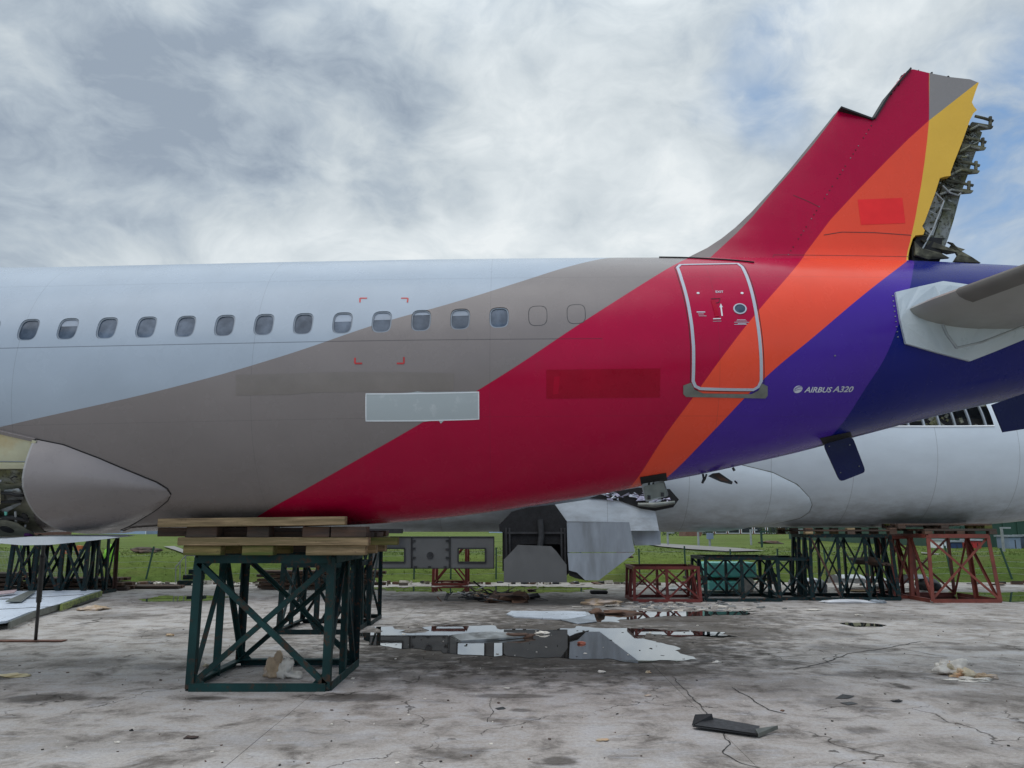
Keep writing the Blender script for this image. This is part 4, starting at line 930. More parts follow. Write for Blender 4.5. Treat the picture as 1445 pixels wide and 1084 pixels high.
def hull2():
    a = H2.cast(1283, 602); b_ = H2.cast(1405, 600); x0, x1, tA = a[0], b_[0], (a[1] + b_[1]) / 2; tB = tA + .45
    step = .245; xs = [x0 + i * step for i in range(int((28 - x0) / step))]; left = []
    q = x0 - step
    while q > -24: left.append(q); q -= step
    xs = left[::-1] + xs; near = [-math.pi / 2 + i * (tA + math.pi / 2) / 26 for i in range(26)] + [tA + i * (tB - tA) / 8 for i in range(9)] + [tB + (i + 1) * (math.pi / 2 - tB) / 10 for i in range(10)]
    ths = near + list(np.linspace(math.pi / 2, math.pi * 1.5, 50))[1:-1]; nx, nt = len(xs), len(ths); mb = MB(); mb.v = [tuple(H2.pt(a_, c_)) for a_ in xs for c_ in ths]
    jA, jB = 26, 34; iA = xs.index(x0); iB = iA + int(round((x1 - x0) / step)); 
    for i in range(nx - 1):
        for j in range(nt):
            if iA - 8 <= i < iB and jA <= j < jB: continue
            mb.f.append((i * nt + j, (i + 1) * nt + j, (i + 1) * nt + (j + 1) % nt, i * nt + (j + 1) % nt))
    mb.f.append(tuple(range(nt))); mb.f.append(tuple((nx - 1) * nt + q for q in reversed(range(nt))))
    mb.build('fuselage', M['hull2'], plane2, smooth=True)
    for i in range(iA - 8, iB + 1, 2):
        mbp = MB(); n = 10
        for j in range(n): 
            p, q = H2.pt(xs[i], tA + (tB - tA) * j / n, -.03), H2.pt(xs[i], tA + (tB - tA) * (j + 1) / n, -.03); mbp.bar(p, q, .07, .05, up=(1, 0, 0))
        mbp.build('frame_rib', M['pale_panel'], plane2)
    for th_, m__ in ((tA - .006, 'white_paint'), (tA + .30, 'olive')):
        Q = [H2.pt(xs[i], th_, -.05 if th_ > tA else .0) for i in range(iA - 8, iB + 1)]; MB().tube(Q, .03, 6).build('stringer', M[m__], plane2)
    random.seed(9)
    for i in range(26):      # torn insulation and wiring in the gaps
        xx = random.uniform(xs[iA - 6], xs[iB]); tt = random.uniform(tA + .02, tA + .3); p = H2.pt(xx, tt, -random.uniform(.15, .4)); s_ = random.uniform(.06, .22)
        MB().box(p, (s_, .06, s_ * random.uniform(.5, 1.5)), Matrix.Rotation(random.uniform(-1, 1), 3, 'Y')).build('torn_lining', M['olive' if i % 3 else 'bay_grey'], plane2)
    decal('interior_shade', H2, [(1180, 604), (1400, 604), (1400, 575), (1180, 575)], M['shade_scrap_black'], plane2, -.6)  # near-black sheet behind the frames, painting the shaded interior
hull2()
tc2 = [H2.cast(*p) for p in [(840, 640), (960, 645), (1040, 655), (1090, 667), (1125, 684), (1142, 702), (1145.5, 712)]]; lc2 = [H2.cast(*p) for p in [(1145.5, 713), (1142, 722), (1128, 731), (1095, 738), (1050, 742)]]
XT2 = tc2[-1][0]; xs2 = list(np.linspace(-7.5, XT2 - .7, 50)) + [XT2 - .5, XT2 - .34, XT2 - .22, XT2 - .14, XT2 - .08, XT2 - .04, XT2 - .01, XT2]
to2 = [float(np.interp(x, [c[0] for c in tc2], [c[1] for c in tc2])) for x in xs2]; xl = [c[0] for c in lc2][::-1]; tl = [c[1] for c in lc2][::-1]
lo2 = [(-math.pi / 2 if x < xl[0] - .4 else float(np.interp(x, [xl[0] - .4] + xl, [-math.pi / 2] + tl))) for x in xs2]; lo2[-1] = to2[-1] - .01
bu2 = [.36 * max(0, min(1, (XT2 - x) / 4.0)) ** .55 for x in xs2]
strip('seam_shade_line', H2, [(960, 644.5), (1040, 654.5), (1090, 666.5), (1125, 683.5), (1142, 701.5), (1146, 712.5), (1142, 722.5), (1128, 731.5), (1095, 738.5)], .018, M['scuff'], plane2, .012)  # grey strip painting the shadow line along the fairing edge
# wheel bay is a gap in the near fairing: build in two lengths
def fair_part(a, b_, both): 
    I = [i for i, x in enumerate(xs2) if a <= x <= b_]; return fairing(H2, plane2, M['fairing2'], [xs2[i] for i in I], [to2[i] for i in I], [lo2[i] for i in I], [bu2[i] for i in I], belly=.10, both=both)
XB0, XB1 = PY(705, 740, 23.9).x, PY(800, 740, 23.9).x
fair_part(-7.6, 14, True)
# landing gear bay: solid box painted near-black for the shade inside, with open doors
YB = 23.55
gb = MB().slab([tuple(PY(x_, y_, YB)) for x_, y_ in [(704, 741), (722, 722), (745, 716), (783, 712), (800, 736), (801, 770), (806, 806), (800, 812), (790, 768), (777, 768), (733, 768), (711, 790), (711, 752), (705, 750)]], (0, .5, 0)).build('gear_bay', M['shade_scrap_black'], plane2)
MB().slab([tuple(PY(x_, y_, YB + .45)) for x_, y_ in [(709, 745), (803, 745), (803, 806), (709, 806)]], (0, .05, 0)).build('bay_back', M['shade_scrap_black'], gb)
for x_ in (714, 719, 792, 797): MB().bar(PY(x_, 745, YB - .06), PY(x_ + 1, 806, YB - .06), .05).build('bay_strut', M['dark_metal'], gb)
MB().bar(PY(716, 752, YB - .05), PY(797, 752, YB - .05), .06).build('bay_strut', M['dark_metal'], gb)
MB().tube([PY(762, 733, YB - .1), PY(764, 756, YB - .1), PY(762, 772, YB - .1)], .09, 10).build('bay_strut', M['dark_metal'], gb)
gd = MB().slab([tuple(PY(x_, y_, 23.3)) for x_, y_ in [(711, 790), (731, 769), (778, 771), (785, 778), (799.5, 797), (800, 822), (711, 822)]], (0, .06, 0)).build('gear_door', M['grey_panel'], plane2)
for x_ in (725, 740, 782, 787): MB().tube([PY(x_, 822, 23.25), PY(x_, 824.5, 23.25)], .05, 8).build('door_roller', M['tyre'], gd)
gd = MB().slab([tuple(PY(x_, y_, 23.3)) for x_, y_ in [(800, 737), (888, 737), (896, 779), (801, 779.5)]], (0, .06, 0)).build('gear_door', M['pale_panel'], plane2)
gd2 = MB().slab([tuple(PY(x_, y_, 23.3)) for x_, y_ in [(801, 780.5), (896, 780), (845, 819), (826, 819), (814, 808), (803, 805)]], (0, .06, 0)).build('gear_door', M['pale_panel'], plane2)
MB().slab([tuple(PY(x_, y_, 23.4)) for x_, y_ in [(802, 803), (812, 804), (826, 813), (830, 820), (812, 816), (803, 812)]], (0, .05, 0)).build('door_lining', M['black'], gd2)
MB().slab([tuple(PY(x_, y_, 23.9)) for x_, y_ in [(890, 749), (932, 749), (932.5, 769), (896, 770)]], (0, .5, 0)).build('keel_box', M['pale_panel'], plane2)
# fairing side plate between bay and tail, with stain runs
MB().slab([tuple(PY(x_, y_, 23.66)) for x_, y_ in [(783, 712), (830, 705), (870, 706), (905, 716), (925, 722), (930, 749), (890, 749), (888, 737), (800, 736)]], (0, .3, 0)).build('fairing_panel', M['fairing2'], plane2)
# torn wing root
MB().slab([tuple(PY(x_, y_, 23.62)) for x_, y_ in [(832, 703), (850, 697), (900, 688), (945, 690), (958, 705), (950, 716), (925, 721), (905, 718), (875, 707)]], (0, .1, 0)).build('wing_root_cut', M['shade_scrap_black'], plane2)  # near-black sheet painting the shade of the cavity behind the torn scraps
random.seed(21)
M['torn_white'] = mat('torn_white', (.52, .50, .62), .6, 0, .2, 5)
for i in range(46):
    x_ = random.uniform(850, 942); y_ = random.uniform(692 + (x_ < 880) * 4, 709 - max(0, 880 - x_) * .2); p = PY(x_, y_, 23.58); s_ = random.uniform(.05, .24)
    MB().add([p + Vector((random.uniform(-1, 1) * s_, random.uniform(-.06, .02), random.uniform(-1, 1) * s_ * .45)) for _ in range(4)], [(0, 1, 2), (0, 2, 3), (1, 2, 3)]).build('torn_sheet', M['torn_white' if i % 4 else 'alu'], plane2)
MB().tube([PY(900, 712, 23.5), PY(925, 713, 23.45), PY(952, 709, 23.5)], [.05, .08, .05], 10).build('root_fitting', M['scuff'], plane2)
# grey boards hanging below the front of the keel
for (x0, x1, hole) in ((523, 580.5, (536, 571)), (581.5, 634, None), (635.5, 697, (646.5, 685))):
    Yb = 24.6; A, B = PY(x0, 757, Yb), PY(x1, 802.5, Yb); mb = MB()
    if hole:
        h0, h1 = PY(hole[0], 774.5, Yb), PY(hole[1], 793, Yb)
        for (a, b_, c, d) in ((A.x, h0.x, B.z, A.z), (h1.x, B.x, B.z, A.z), (h0.x, h1.x, h0.z, A.z), (h0.x, h1.x, B.z, h1.z)): mb.box(((a + b_) / 2, Yb, (c + d) / 2), (b_ - a, .08, d - c))
    else: mb.box(((A.x + B.x) / 2, Yb, (A.z + B.z) / 2), (B.x - A.x, .08, A.z - B.z))
    bd = mb.build('gear_door', M['grey_panel'], plane2)
    fr = MB()
    for (p, q) in (((x0, 758), (x1, 758)), ((x0, 802), (x1, 802)), ((x0, 758), (x0, 802)), ((x1, 758), (x1, 802))): fr.bar(PY(*p, Yb - .05), PY(*q, Yb - .05), .03)
    if hole:
        for (p, q) in (((hole[0], 774), (hole[1], 774)), ((hole[0], 793.5), (hole[1], 793.5)), ((hole[0], 774), (hole[0], 793.5)), ((hole[1], 774), (hole[1], 793.5))): fr.bar(PY(*p, Yb - .05), PY(*q, Yb - .05), .045)
    fr.build('door_edge', M['dark_metal'], bd)
    if not hole:
        for p in ((584, 763), (584, 774), (584, 787), (631, 763), (631, 775), (631, 787), (586, 800), (606, 800), (628, 800)): MB().box(tuple(PY(*p, Yb - .06)), (.09, .05, .05)).build('door_hinge', M['dark_metal'], bd)
        x_ = PY(607, 784, Yb - .045); MB().tube([x_, x_ + Vector((0, -.02, 0))], .11, 12).build('door_boss', M['dark_metal'], bd)
MB().box(PY(545, 749.5, 24.3), (1.0, .3, .14)).build('keel_step', M['dark_metal'], plane2)

# ------------------------------------------------------------------ trestles
def trestle(label, x0, x1, y0, y1, h, mt, group, side_legs=3, front_legs=2, panel=.09, tw=0.0, sag=0.0, cat='trestle', mix=None, brace=.055, taper=.04, gusset=False):
    base = Vector(((x0 + x1) / 2, (y0 + y1) / 2, 0)); t = empty('steel_trestle', base, label, cat, group, rz=tw)
    hx, hy = (x1 - x0) / 2, (y1 - y0) / 2; L = panel
    def pt(u, v, z):
        k_ = 1 - taper * z / h; return Vector((u * hx * k_, v * hy * k_, z))
    def add(nm, a, b, wd, inward):
        m_ = mt if not mix or random.random() > mix[1] else mix[0]
        MB().angle(a, b, wd, max(.009, wd * .16), inward).build(nm, m_, t, world_coords=False)
    us = [-1 + 2 * i / (front_legs - 1) for i in range(front_legs)]; vsd = [-1 + 2 * i / (side_legs - 1) for i in range(side_legs)]
    for v in (-1, 1):
        for u in us: add('leg', pt(u, v, 0.03), pt(u, v, h - .03), L, (0, -v, 0))
    for u in (-1, 1):
        for v in vsd[1:-1]: add('leg', pt(u, v, .03), pt(u, v, h - .03), L, (-u, 0, 0))
    for z, nm in ((.05, 'base_rail'), (h - .05, 'top_rail')):
        for v in (-1, 1): add(nm, pt(-1, v, z) + Vector((0, v * .012, 0)), pt(1, v, z) + Vector((0, v * .012, 0)), L * 1.05, (0, -v, 0))
        for u in (-1, 1): add(nm, pt(u, -1, z) + Vector((u * .012, 0, 0)), pt(u, 1, z) + Vector((u * .012, 0, 0)), L * 1.05, (-u, 0, 0))
    for v in (-1, 1):
        for a, b in zip(us[:-1], us[1:]):
            add('brace', pt(a, v, .08) + Vector((0, -v * .03, 0)), pt(b, v, h - .1) + Vector((0, -v * .03, 0)), brace, (0, -v, 0)); add('brace', pt(b, v, .08) + Vector((0, v * .02, 0)), pt(a, v, h - .1) + Vector((0, v * .02, 0)), brace, (0, -v, 0))
    for u in (-1, 1):
        for i, (a, b) in enumerate(zip(vsd[:-1], vsd[1:])):
            za, zb_ = (.08, h - .1) if i % 2 == 0 else (h - .1, .08); add('brace', pt(u, a, za) + Vector((-u * .03, 0, 0)), pt(u, b, zb_) + Vector((-u * .03, 0, 0)), brace, (-u, 0, 0))
    if gusset:
        for u in (-1, 1):
            for z_, sg in ((.10, 1), (h - .10, -1)):
                for v in (-1, 1):
                    c = pt(u, v, z_) + Vector((0, v * .008, 0)); MB().slab([c, c + Vector((-u * .20, 0, 0)), c + Vector((0, 0, sg * .20))], (0, v * .01, 0)).build('gusset', mt, t, world_coords=False)
    return t
random.seed(2)
g1 = G(266, 976); g2 = G(459, 976)
trestle('tall green steel trestle under the striped hull, nearest the camera', g1.x, g2.x, g1.y + .06, g1.y + 2.05, 1.86, M['green_steel'], 'steel trestles', 3, 2, .115, brace=.075, taper=.0, mix=(M['dark_green_steel'], .2), gusset=True)
a = G(393, 895); b_ = G(497, 895)
trestle('lower dark green trestle standing behind the near green one', a.x, b_.x, a.y, a.y + 1.9, 1.50, M['dark_green_steel'], 'steel trestles', 3, 3, .10, brace=.06)
a = G(486, 883); b_ = G(520, 883)
trestle('narrow tall green trestle beside the long puddle, half hidden by the near one', a.x, b_.x, a.y, a.y + 1.5, 2.05, M['dark_green_steel'], 'steel trestles', 2, 2, .09, brace=.05)
a = G(8, 842); b_ = G(112, 843)
trestle('wide dark green trestle at far left behind the leaning prop', a.x, b_.x, a.y, a.y + 2.0, 1.98, M['dark_green_steel'], 'steel trestles', 4, 4, .11, brace=.07, mix=(M['rusty_steel'], .10))
a = G(1147, 848); b_ = G(1277, 849)
t4 = trestle('tall dark green trestle under the tail of the white hull', a.x, b_.x, a.y + .1, a.y + 1.7, 2.05, M['dark_green_steel'], 'steel trestles', 4, 4, .10, brace=.06, taper=.08, mix=(M['rusty_steel'], .10))
a = G(1318, 851); b_ = G(1414, 851)
trestle('tall rusty red trestle under the white hull at far right', a.x, b_.x, a.y + .1, a.y + 2.5, 2.05, M['brown_red_steel'], 'steel trestles', 3, 2, .115, brace=.07, taper=.10)
a = G(1281, 848); b_ = G(1314, 848)
trestle('narrow red trestle squeezed between the tall green and tall rusty red ones', a.x, b_.x, a.y + .8, a.y + 2.7, 2.0, M['brown_red_steel'], 'steel trestles', 3, 2, .10, brace=.055, taper=.06)
a = G(895, 850); b_ = G(989, 850)
trestle('low bright red trestle standing empty right of the open wheel bay', a.x, b_.x, a.y, a.y + 1.6, 1.08, M['red_steel'], 'steel trestles', 3, 3, .09, brace=.055)
a = G(996, 849); b_ = G(1098, 848)
trestle('low green trestle standing empty next to the low red one', a.x, b_.x, a.y, a.y + 1.8, 1.36, M['dark_green_steel'], 'steel trestles', 3, 3, .10, brace=.06)
a = G(1100, 847); b_ = G(1148, 847)
trestle('low narrow green trestle between the low green one and the tall green one', a.x, b_.x, a.y, a.y + 1.8, 1.32, M['dark_green_steel'], 'steel trestles', 3, 2, .10, brace=.06)
a = G(611, 826.5); b_ = G(658, 826.5)
trestle('small dark red trestle seen below the hanging grey doors', a.x, b_.x, a.y, a.y + 1.5, 1.75, M['red_steel'], 'steel trestles', 2, 2, .10, brace=.06)

# ------------------------------------------------------------------ timber packing
def piece(parent, name, c, d, mt, rz=0.0, ry=0.0):
    mb = MB(); mb.box((0, 0, 0), d, bev=.008); o = mb.build(name, mt, parent, world_coords=False)
    off = Vector((0, 0, 0)); r = parent
    while r is not None: off += r.location; r = r.parent
    o.location = Vector(c) - off; o.rotation_euler = (0, ry, rz); return o
def span(px0, px1, y, Y): a, b = PY(px0, y, Y), PY(px1, y, Y); return a.x, b.x
Yf = 11.06
lp = empty('pallet', (-4.1, 12.0, 1.86), 'pale yellow-green timber pallet lying directly on the near green trestle', 'pallet', 'pallets under the striped hull')
for (p0, p1, m_) in ((259, 312, 'green_wood'), (342, 386, 'green_wood'), (432, 516, 'pale_wood')):
    x0, x1 = span(p0, p1, 775, Yf + .12)
    for yy in (Yf + .2, 12.1, 13.0): piece(lp, 'block', ((x0 + x1) / 2, yy, 1.935), (x1 - x0, .20, .135), M[m_])
x0, x1 = span(252, 520, 762, Yf + .1); x2, x3 = span(250, 541, 762, Yf + .1)
piece(lp, 'plank', ((x0 + x1) / 2, Yf + .17, 2.062), (x1 - x0, .22, .115), M['pale_wood'])
piece(lp, 'plank', ((x2 + x3) / 2 + .15, Yf + .52, 2.058), (x3 - x2, .2, .11), M['green_wood'], .01)
for yy in (11.95, 12.35, 12.8, 13.1): piece(lp, 'plank', ((x0 + x1) / 2, yy, 2.055), (x1 - x0, .2, .10), M['pale_wood'])
up_ = empty('pallet', (-4.1, 12.0, 2.12), 'blackened timber blocks and boards between the pale pallet and the top plank', 'pallet', 'pallets under the striped hull')
for (p0, p1, m_) in ((265, 308, 'dark_wood'), (350, 381, 'dark_wood'), (428, 466, 'brown_wood'), (468, 518, 'dark_wood')):
    x0, x1 = span(p0, p1, 748, Yf + .1); piece(up_, 'block', ((x0 + x1) / 2, Yf + .18, 2.195), (x1 - x0, .26, .148), M[m_])
    piece(up_, 'block', ((x0 + x1) / 2, 13.0, 2.16), (x1 - x0, .3, .09), M['dark_wood'])
x0, x1 = span(262, 520, 752, Yf + .4); piece(up_, 'plank', ((x0 + x1) / 2, Yf + .62, 2.155), (x1 - x0, .5, .08), M['dark_wood']); piece(up_, 'plank', ((x0 + x1) / 2, 12.5, 2.15), (x1 - x0, .6, .07), M['dark_wood'])
piece(up_, 'plank', (-4.1, 11.62, 2.19), (2.3, .06, .13), M['dark_wood']); piece(lp, 'plank', (-4.1, 12.6, 1.93), (2.2, .06, .12), M['dark_wood'])  # dark boards added behind the gaps so the recesses between blocks stay black
x0, x1 = span(227, 489, 733, Yf + .05)
o = piece(None, 'plank', (0, 0, 0), (x1 - x0, .16, .125), M['pale_wood']) if False else MB().box((0, 0, 0), (x1 - x0, .16, .12), bev=.008).build('timber_plank', M['pale_wood'])
o.location = ((x0 + x1) / 2, Yf + .03, 2.335); o.rotation_euler = (0, -.012, 0); tag(o, 'long pale timber plank topmost on the stack, touching the striped belly', 'plank')
def pallet(label, x0, x1, y0, y1, z0, layers, group, mats):
    p = empty('pallet', ((x0 + x1) / 2, (y0 + y1) / 2, z0), label, 'pallet', group); z = 0
    for kind, h in layers:
        if kind == 'b':
            for u in (0, .5, 1):
                for v in (0, .5, 1): piece(p, 'block', (x0 + .12 + (x1 - x0 - .24) * u, y0 + .1 + (y1 - y0 - .2) * v, z0 + z + h / 2), (.24, .2, h), M[random.choice(mats)])
        else:
            for v in range(6): piece(p, 'plank', ((x0 + x1) / 2, y0 + .08 + (y1 - y0 - .16) * v / 5, z0 + z + h / 2), (x1 - x0, .14, h), M[random.choice(mats)])
        z += h
    return p
x0, x1 = PY(1138, 745, 24.5).x, PY(1268, 745, 24.5).x
pallet('mixed timber pallet on the tall dark green trestle under the white hull', x0, x1, 24.6, 27.3, 2.052, [('b', .09), ('p', .05), ('b', .06)], 'pallets under the white hull', ['dark_wood', 'pale_wood', 'brown_wood'])
x0, x1 = PY(1306, 745, 24.4).x, PY(1408, 745, 24.4).x
pallet('dark weathered lower pallet on the tall rusty red trestle', x0, x1, 24.45, 27.0, 2.052, [('b', .10), ('p', .07)], 'pallets under the white hull', ['dark_wood', 'dark_wood', 'brown_wood'])
pallet('dark weathered upper pallet wedged against the white hull at far right', x0 - .8, x1 - .1, 24.5, 25.6, 2.225, [('b', .10), ('p', .06)], 'pallets under the white hull', ['dark_wood', 'dark_wood', 'green_wood'])

# ------------------------------------------------------------------ things on the apron
# leaning steel prop at far left
q = G(50, 905); prop = empty('steel_prop', q, 'thin dark steel prop on a flat rusty plate, holding the belly at far left', 'prop')
tp = PY(63, 765, 12.6) if False else H1.pt(PY(62, 760, 12.2).x, -math.pi / 2, .02)
top_ = PY(62, 762, 14.2)
MB().tube([q + Vector((0, 0, .02)), q.lerp(top_, .5), top_], .032, 8).build('pole', M['dark_metal'], prop)
MB().tube([q.lerp(top_, .42), q.lerp(top_, .86)], .05, 8).build('pole_sleeve', M['dark_metal'], prop)
MB().tube([PY(56, 757, 12.4), PY(60, 762, 13.0), top_], .04, 8).build('prop_head', M['black'], prop)
MB().box(G(40, 905.5) + Vector((0, 0, .018)), (1.45, .22, .015)).build('base_plate', mat('rust_plate', (.12, .055, .035), .85, 0, .4, 5), prop)

# wing panels lying at left
wp = empty('wing_panel', G(60, 870), 'pale blue-grey wing section lying flat on the concrete, green ribs in its torn end', 'wing panel')
zt_ = .19
poly = [G(-160, 885, zt_), G(-20, 880, zt_), G(10, 876, zt_), G(40, 864, zt_), G(84, 852, zt_), G(110, 843, zt_), G(143, 832.5, zt_), G(100, 833, zt_), G(20, 834, zt_), G(-160, 836, zt_)]
MB().slab([tuple(p) for p in poly], (0, 0, -.05)).build('top_skin', mat('wing_skin', (.60, .66, .74), .35, 0, .1, 2), wp)
pb = [G(p[0], p[1], .03) for p in [(-160, 890), (-20, 882), (12, 880), (40, 871), (84, 860), (110, 855), (140, 845), (100, 842), (20, 842), (-160, 846)]]
MB().slab([tuple(p) for p in pb], (0, 0, .03)).build('bottom_skin', M['dark_metal'], wp)
for i, (a, b2) in enumerate((((12, 877.5), (46, 863.5)), ((46, 863), (84, 852.5)))):
    P0, P1 = G(*a, .19), G(*b2, .19); MB().slab([P0, P1, P1 - Vector((0, 0, .15)), P0 - Vector((0, 0, .15))], (.02, .05, 0)).build('end_rib', M['scuff'], wp)
P0, P1 = G(85, 853, .20), G(142, 834, .20)
web = MB().slab([P0, P1, P1 - Vector((0, 0, .17)), P0 - Vector((0, 0, .17))], (.03, .06, 0)).build('end_rib', M['primer_green'], wp)
for r_ in range(2):
    for i in range(13):
        p = P0.lerp(P1, (i + .5) / 13) + Vector((.0, 0, -.05 - .065 * r_)); MB().tube([p, p + Vector((.045, .0, 0))], .024, 8).build('rib_hole', M['black'], wp)
for (a, b2) in (((-160, 868), (75, 856)), ((-160, 856), (118, 839)), ((-160, 845), (60, 845))):
    A_, B_ = G(*a, zt_ + .004), G(*b2, zt_ + .004); MB().bar(A_, B_, .035, .012).build('panel_joint', M['dark_metal'], wp)
o = MB().slab([G(8, 848, .27), G(40, 834, .27), G(50, 834, .26), G(30, 848, .26)], (0, 0, -.03)).build('metal_sheet', M['scuff']); tag(o, 'brownish grey sheet of metal lying on top of the pale wing section', 'metal sheet')
o = MB().slab([G(-40, 838, .30), G(24, 832, .32), G(20, 836, .28), G(-40, 843, .28)], (0, 0, -.03)).build('metal_sheet', mat('pink_sheet', (.55, .42, .42), .5, 0, .1, 2)); tag(o, 'pinkish white metal sheet at the back of the wing section, far left', 'metal sheet')

def lump(name, c, size, mt, label, cat, group=None, seed=0, sub=3, rough=.5, flat_=1.0):
    bm = bmesh.new(); bmesh.ops.create_icosphere(bm, subdivisions=sub, radius=1)
    for v in bm.verts:
        n = mnoise.fractal(v.co * 1.3 + Vector((seed * 7.1, 0, 0)), .8, 2.2, 5); k_ = 1 + n * rough; v.co = Vector((v.co.x * k_ * size[0] / 2, v.co.y * k_ * size[1] / 2, max(-.42, v.co.z * k_) * size[2] * .7))
    zmin = min(v.co.z for v in bm.verts)
    for v in bm.verts: v.co.z -= zmin
    o = link(name, bm_mesh(bm, name), mt, smooth=True); o.location = Vector(c) + Vector((0, 0, .002)); return tag(o, label, cat, group)
def foam(px, py, wpx, h, mt, label, cat='rag', seed=0, name='foam_scrap'):
    c = G(px, py); wd = (G(px + wpx / 2, py) - G(px - wpx / 2, py)).length; c.y += wd * .25; return lump(name, c, (wd, wd * .7, h), mt, label, cat, None, seed, rough=.75)
# torn foam inside the near trestle
fm = empty('foam_bundle', G(395, 958), 'tan and white crumpled foam bundle lying inside the near green trestle', 'foam bundle')
for (px_, py_, wd, h, m_, s_) in ((386, 956, .32, .30, 'tan_foam', 1), (400, 958, .22, .30, 'white_cloth', 2), (411, 958, .28, .10, 'white_cloth', 3)):
    o = lump('foam_piece', G(px_, py_) + Vector((0, .1, 0)), (wd, .3, h), M[m_], None, None, None, s_, rough=.7); o.location -= fm.location; o.parent = fm
cl = empty('cloth_heap', G(1365, 958), 'cream rag with an orange end, crumpled on open concrete at right', 'rag')
for (px_, py_, wd, dp, h, m_, s_) in ((1342, 952, .36, .3, .20, 'white_cloth', 4), (1352, 953, .34, .26, .16, 'beige_foam', 5), (1368, 957, .3, .26, .10, 'beige_foam', 6), (1390, 959, .34, .2, .07, 'tan_foam', 7), (1377, 962, .5, .22, .035, 'white_cloth', 8)):
    o = lump('cloth_fold', G(px_, py_) + Vector((0, .08, 0)), (wd, dp, h), M[m_], None, None, None, s_, sub=4, rough=.95); o.location -= cl.location; o.parent = cl
# bent dark channel on the concrete
ch = empty('metal_channel', G(1035, 1028), 'black bent metal channel with upturned ends on the near concrete', 'metal strip')
Z1 = .03
P_ = [G(978, 1026, Z1), G(1000, 1013, Z1 + .01), G(1072, 1026, Z1 + .02), G(1068, 1038, Z1)]
MB().slab(P_, (0, 0, .012)).build('channel_floor', M['dark_metal'], ch)
MB().slab([G(976, 1024, .02), G(980, 1010, .10), G(1004, 1009, .10), G(1006, 1018, .03)], (.01, .01, .012)).build('upturned_end', M['black'], ch)
MB().slab([G(978, 1026, .01), G(978, 1023, .05), G(1068, 1035, .06), G(1068, 1040, .01)], (0, .012, 0)).build('channel_side', M['dark_metal'], ch)
MB().slab([G(1066, 1034, .04), G(1098, 1029, .03), G(1070, 1041, .01)], (0, 0, .04)).build('torn_end', M['scuff'], ch)
# brown plank with bent grey sheet in the puddle
o = MB().slab([G(637, 896, .05), G(660, 893, .10), G(690, 891, .12), G(742, 894, .08), G(744, 897, .05), G(705, 901, .05), G(650, 904, .03)], (0, 0, -.035)).build('metal_sheet', M['bare_metal']); tag(o, 'grey bent sheet lying in the long puddle', 'metal sheet')
o = lump('rusty_scrap', G(728, 900), (.75, .3, .10), M['brown_wood'], 'rusty brown scrap at the end of the grey bent sheet in the puddle', 'scrap', None, 12)
o = MB().slab([G(715, 866, .04), G(722, 862, .05), G(826, 863, .05), G(828, 869, .03), G(800, 874, .03), G(726, 870, .03)], (0, 0, -.03)).build('metal_sheet', M['alu']); tag(o, 'long pale metal sheet lying flat in the further puddle', 'metal sheet')
o = MB().slab([G(790, 874, .03), G(815, 872, .05), G(838, 866, .06), G(842, 877, .03), G(815, 880, .02)], (0, 0, -.015)).build('metal_sheet', M['pale_panel']); tag(o, 'crumpled pale sheet at the right end of the long flat one', 'metal sheet')
lump('rusty_scrap', G(843, 869), (.35, .3, .16), M['brown_wood'], 'small rusty lump beside the crumpled pale sheet', 'scrap', None, 13)
lump('rusty_scrap', G(875, 866), (1.1, .5, .09), M['brown_wood'], 'wide rusty brown scrap right of the crumpled pale sheet', 'scrap', None, 14)
lump('rusty_scrap', G(820, 909), (.16, .14, .05), mat('brick_red', (.35, .10, .06), .8), 'small brick-red fragment in the middle of the long puddle', 'scrap', None, 15)
lump('white_scrap', G(766, 895), (.28, .2, .06), M['white_cloth'], 'small white scrap in the long puddle right of the bent sheet', 'scrap', None, 16)
# pile of dark wreckage
pile = empty('wreckage_pile', G(700, 847), 'heap of dark bent metal and cable scraps in front of the open wheel bay', 'scrap heap'); random.seed(31)
for i in range(46):
    px_ = 690 + random.gauss(0, 34); py_ = 844 + random.uniform(-6, 8); c = G(px_, py_); c.z = random.uniform(.03, .22) * math.exp(-((px_ - 680) / 60) ** 2)
    d = Vector((random.uniform(-.6, .6), random.uniform(-.3, .3), random.uniform(-.02, .16))) ; m_ = random.choice(['dark_metal', 'black', 'dark_metal', 'brown_wood', 'bare_metal'])
    (MB().bar(c, c + d, random.uniform(.02, .12), random.uniform(.01, .04))).build('scrap_piece', M[m_], pile)
MB().bar(G(690, 838), PY(668, 820, G(690, 838).y), .05).build('scrap_bar', M['black'], pile)
MB().bar(G(718, 848), PY(718, 824, G(718, 848).y), .018).build('scrap_rod', M['black'], pile)
o = lump('scrap_lump', G(679, 846), (.5, .4, .22), M['beige_foam'], None, None, None, 3); o.location -= pile.location; o.parent = pile
lump('foam_scrap', G(846, 853), (1.0, .6, .14), M['tan_foam'], 'tan torn foam left of the low red trestle', 'foam', None, 22, rough=.9)
ty = empty('tyre_strip', G(845, 838), 'flat black rubber strip beyond the puddles', 'rubber strip'); MB().box(G(845, 838) + Vector((0, 0, .06)), (.62, .3, .11), bev=.04).build('rubber_body', M['tyre'], ty)
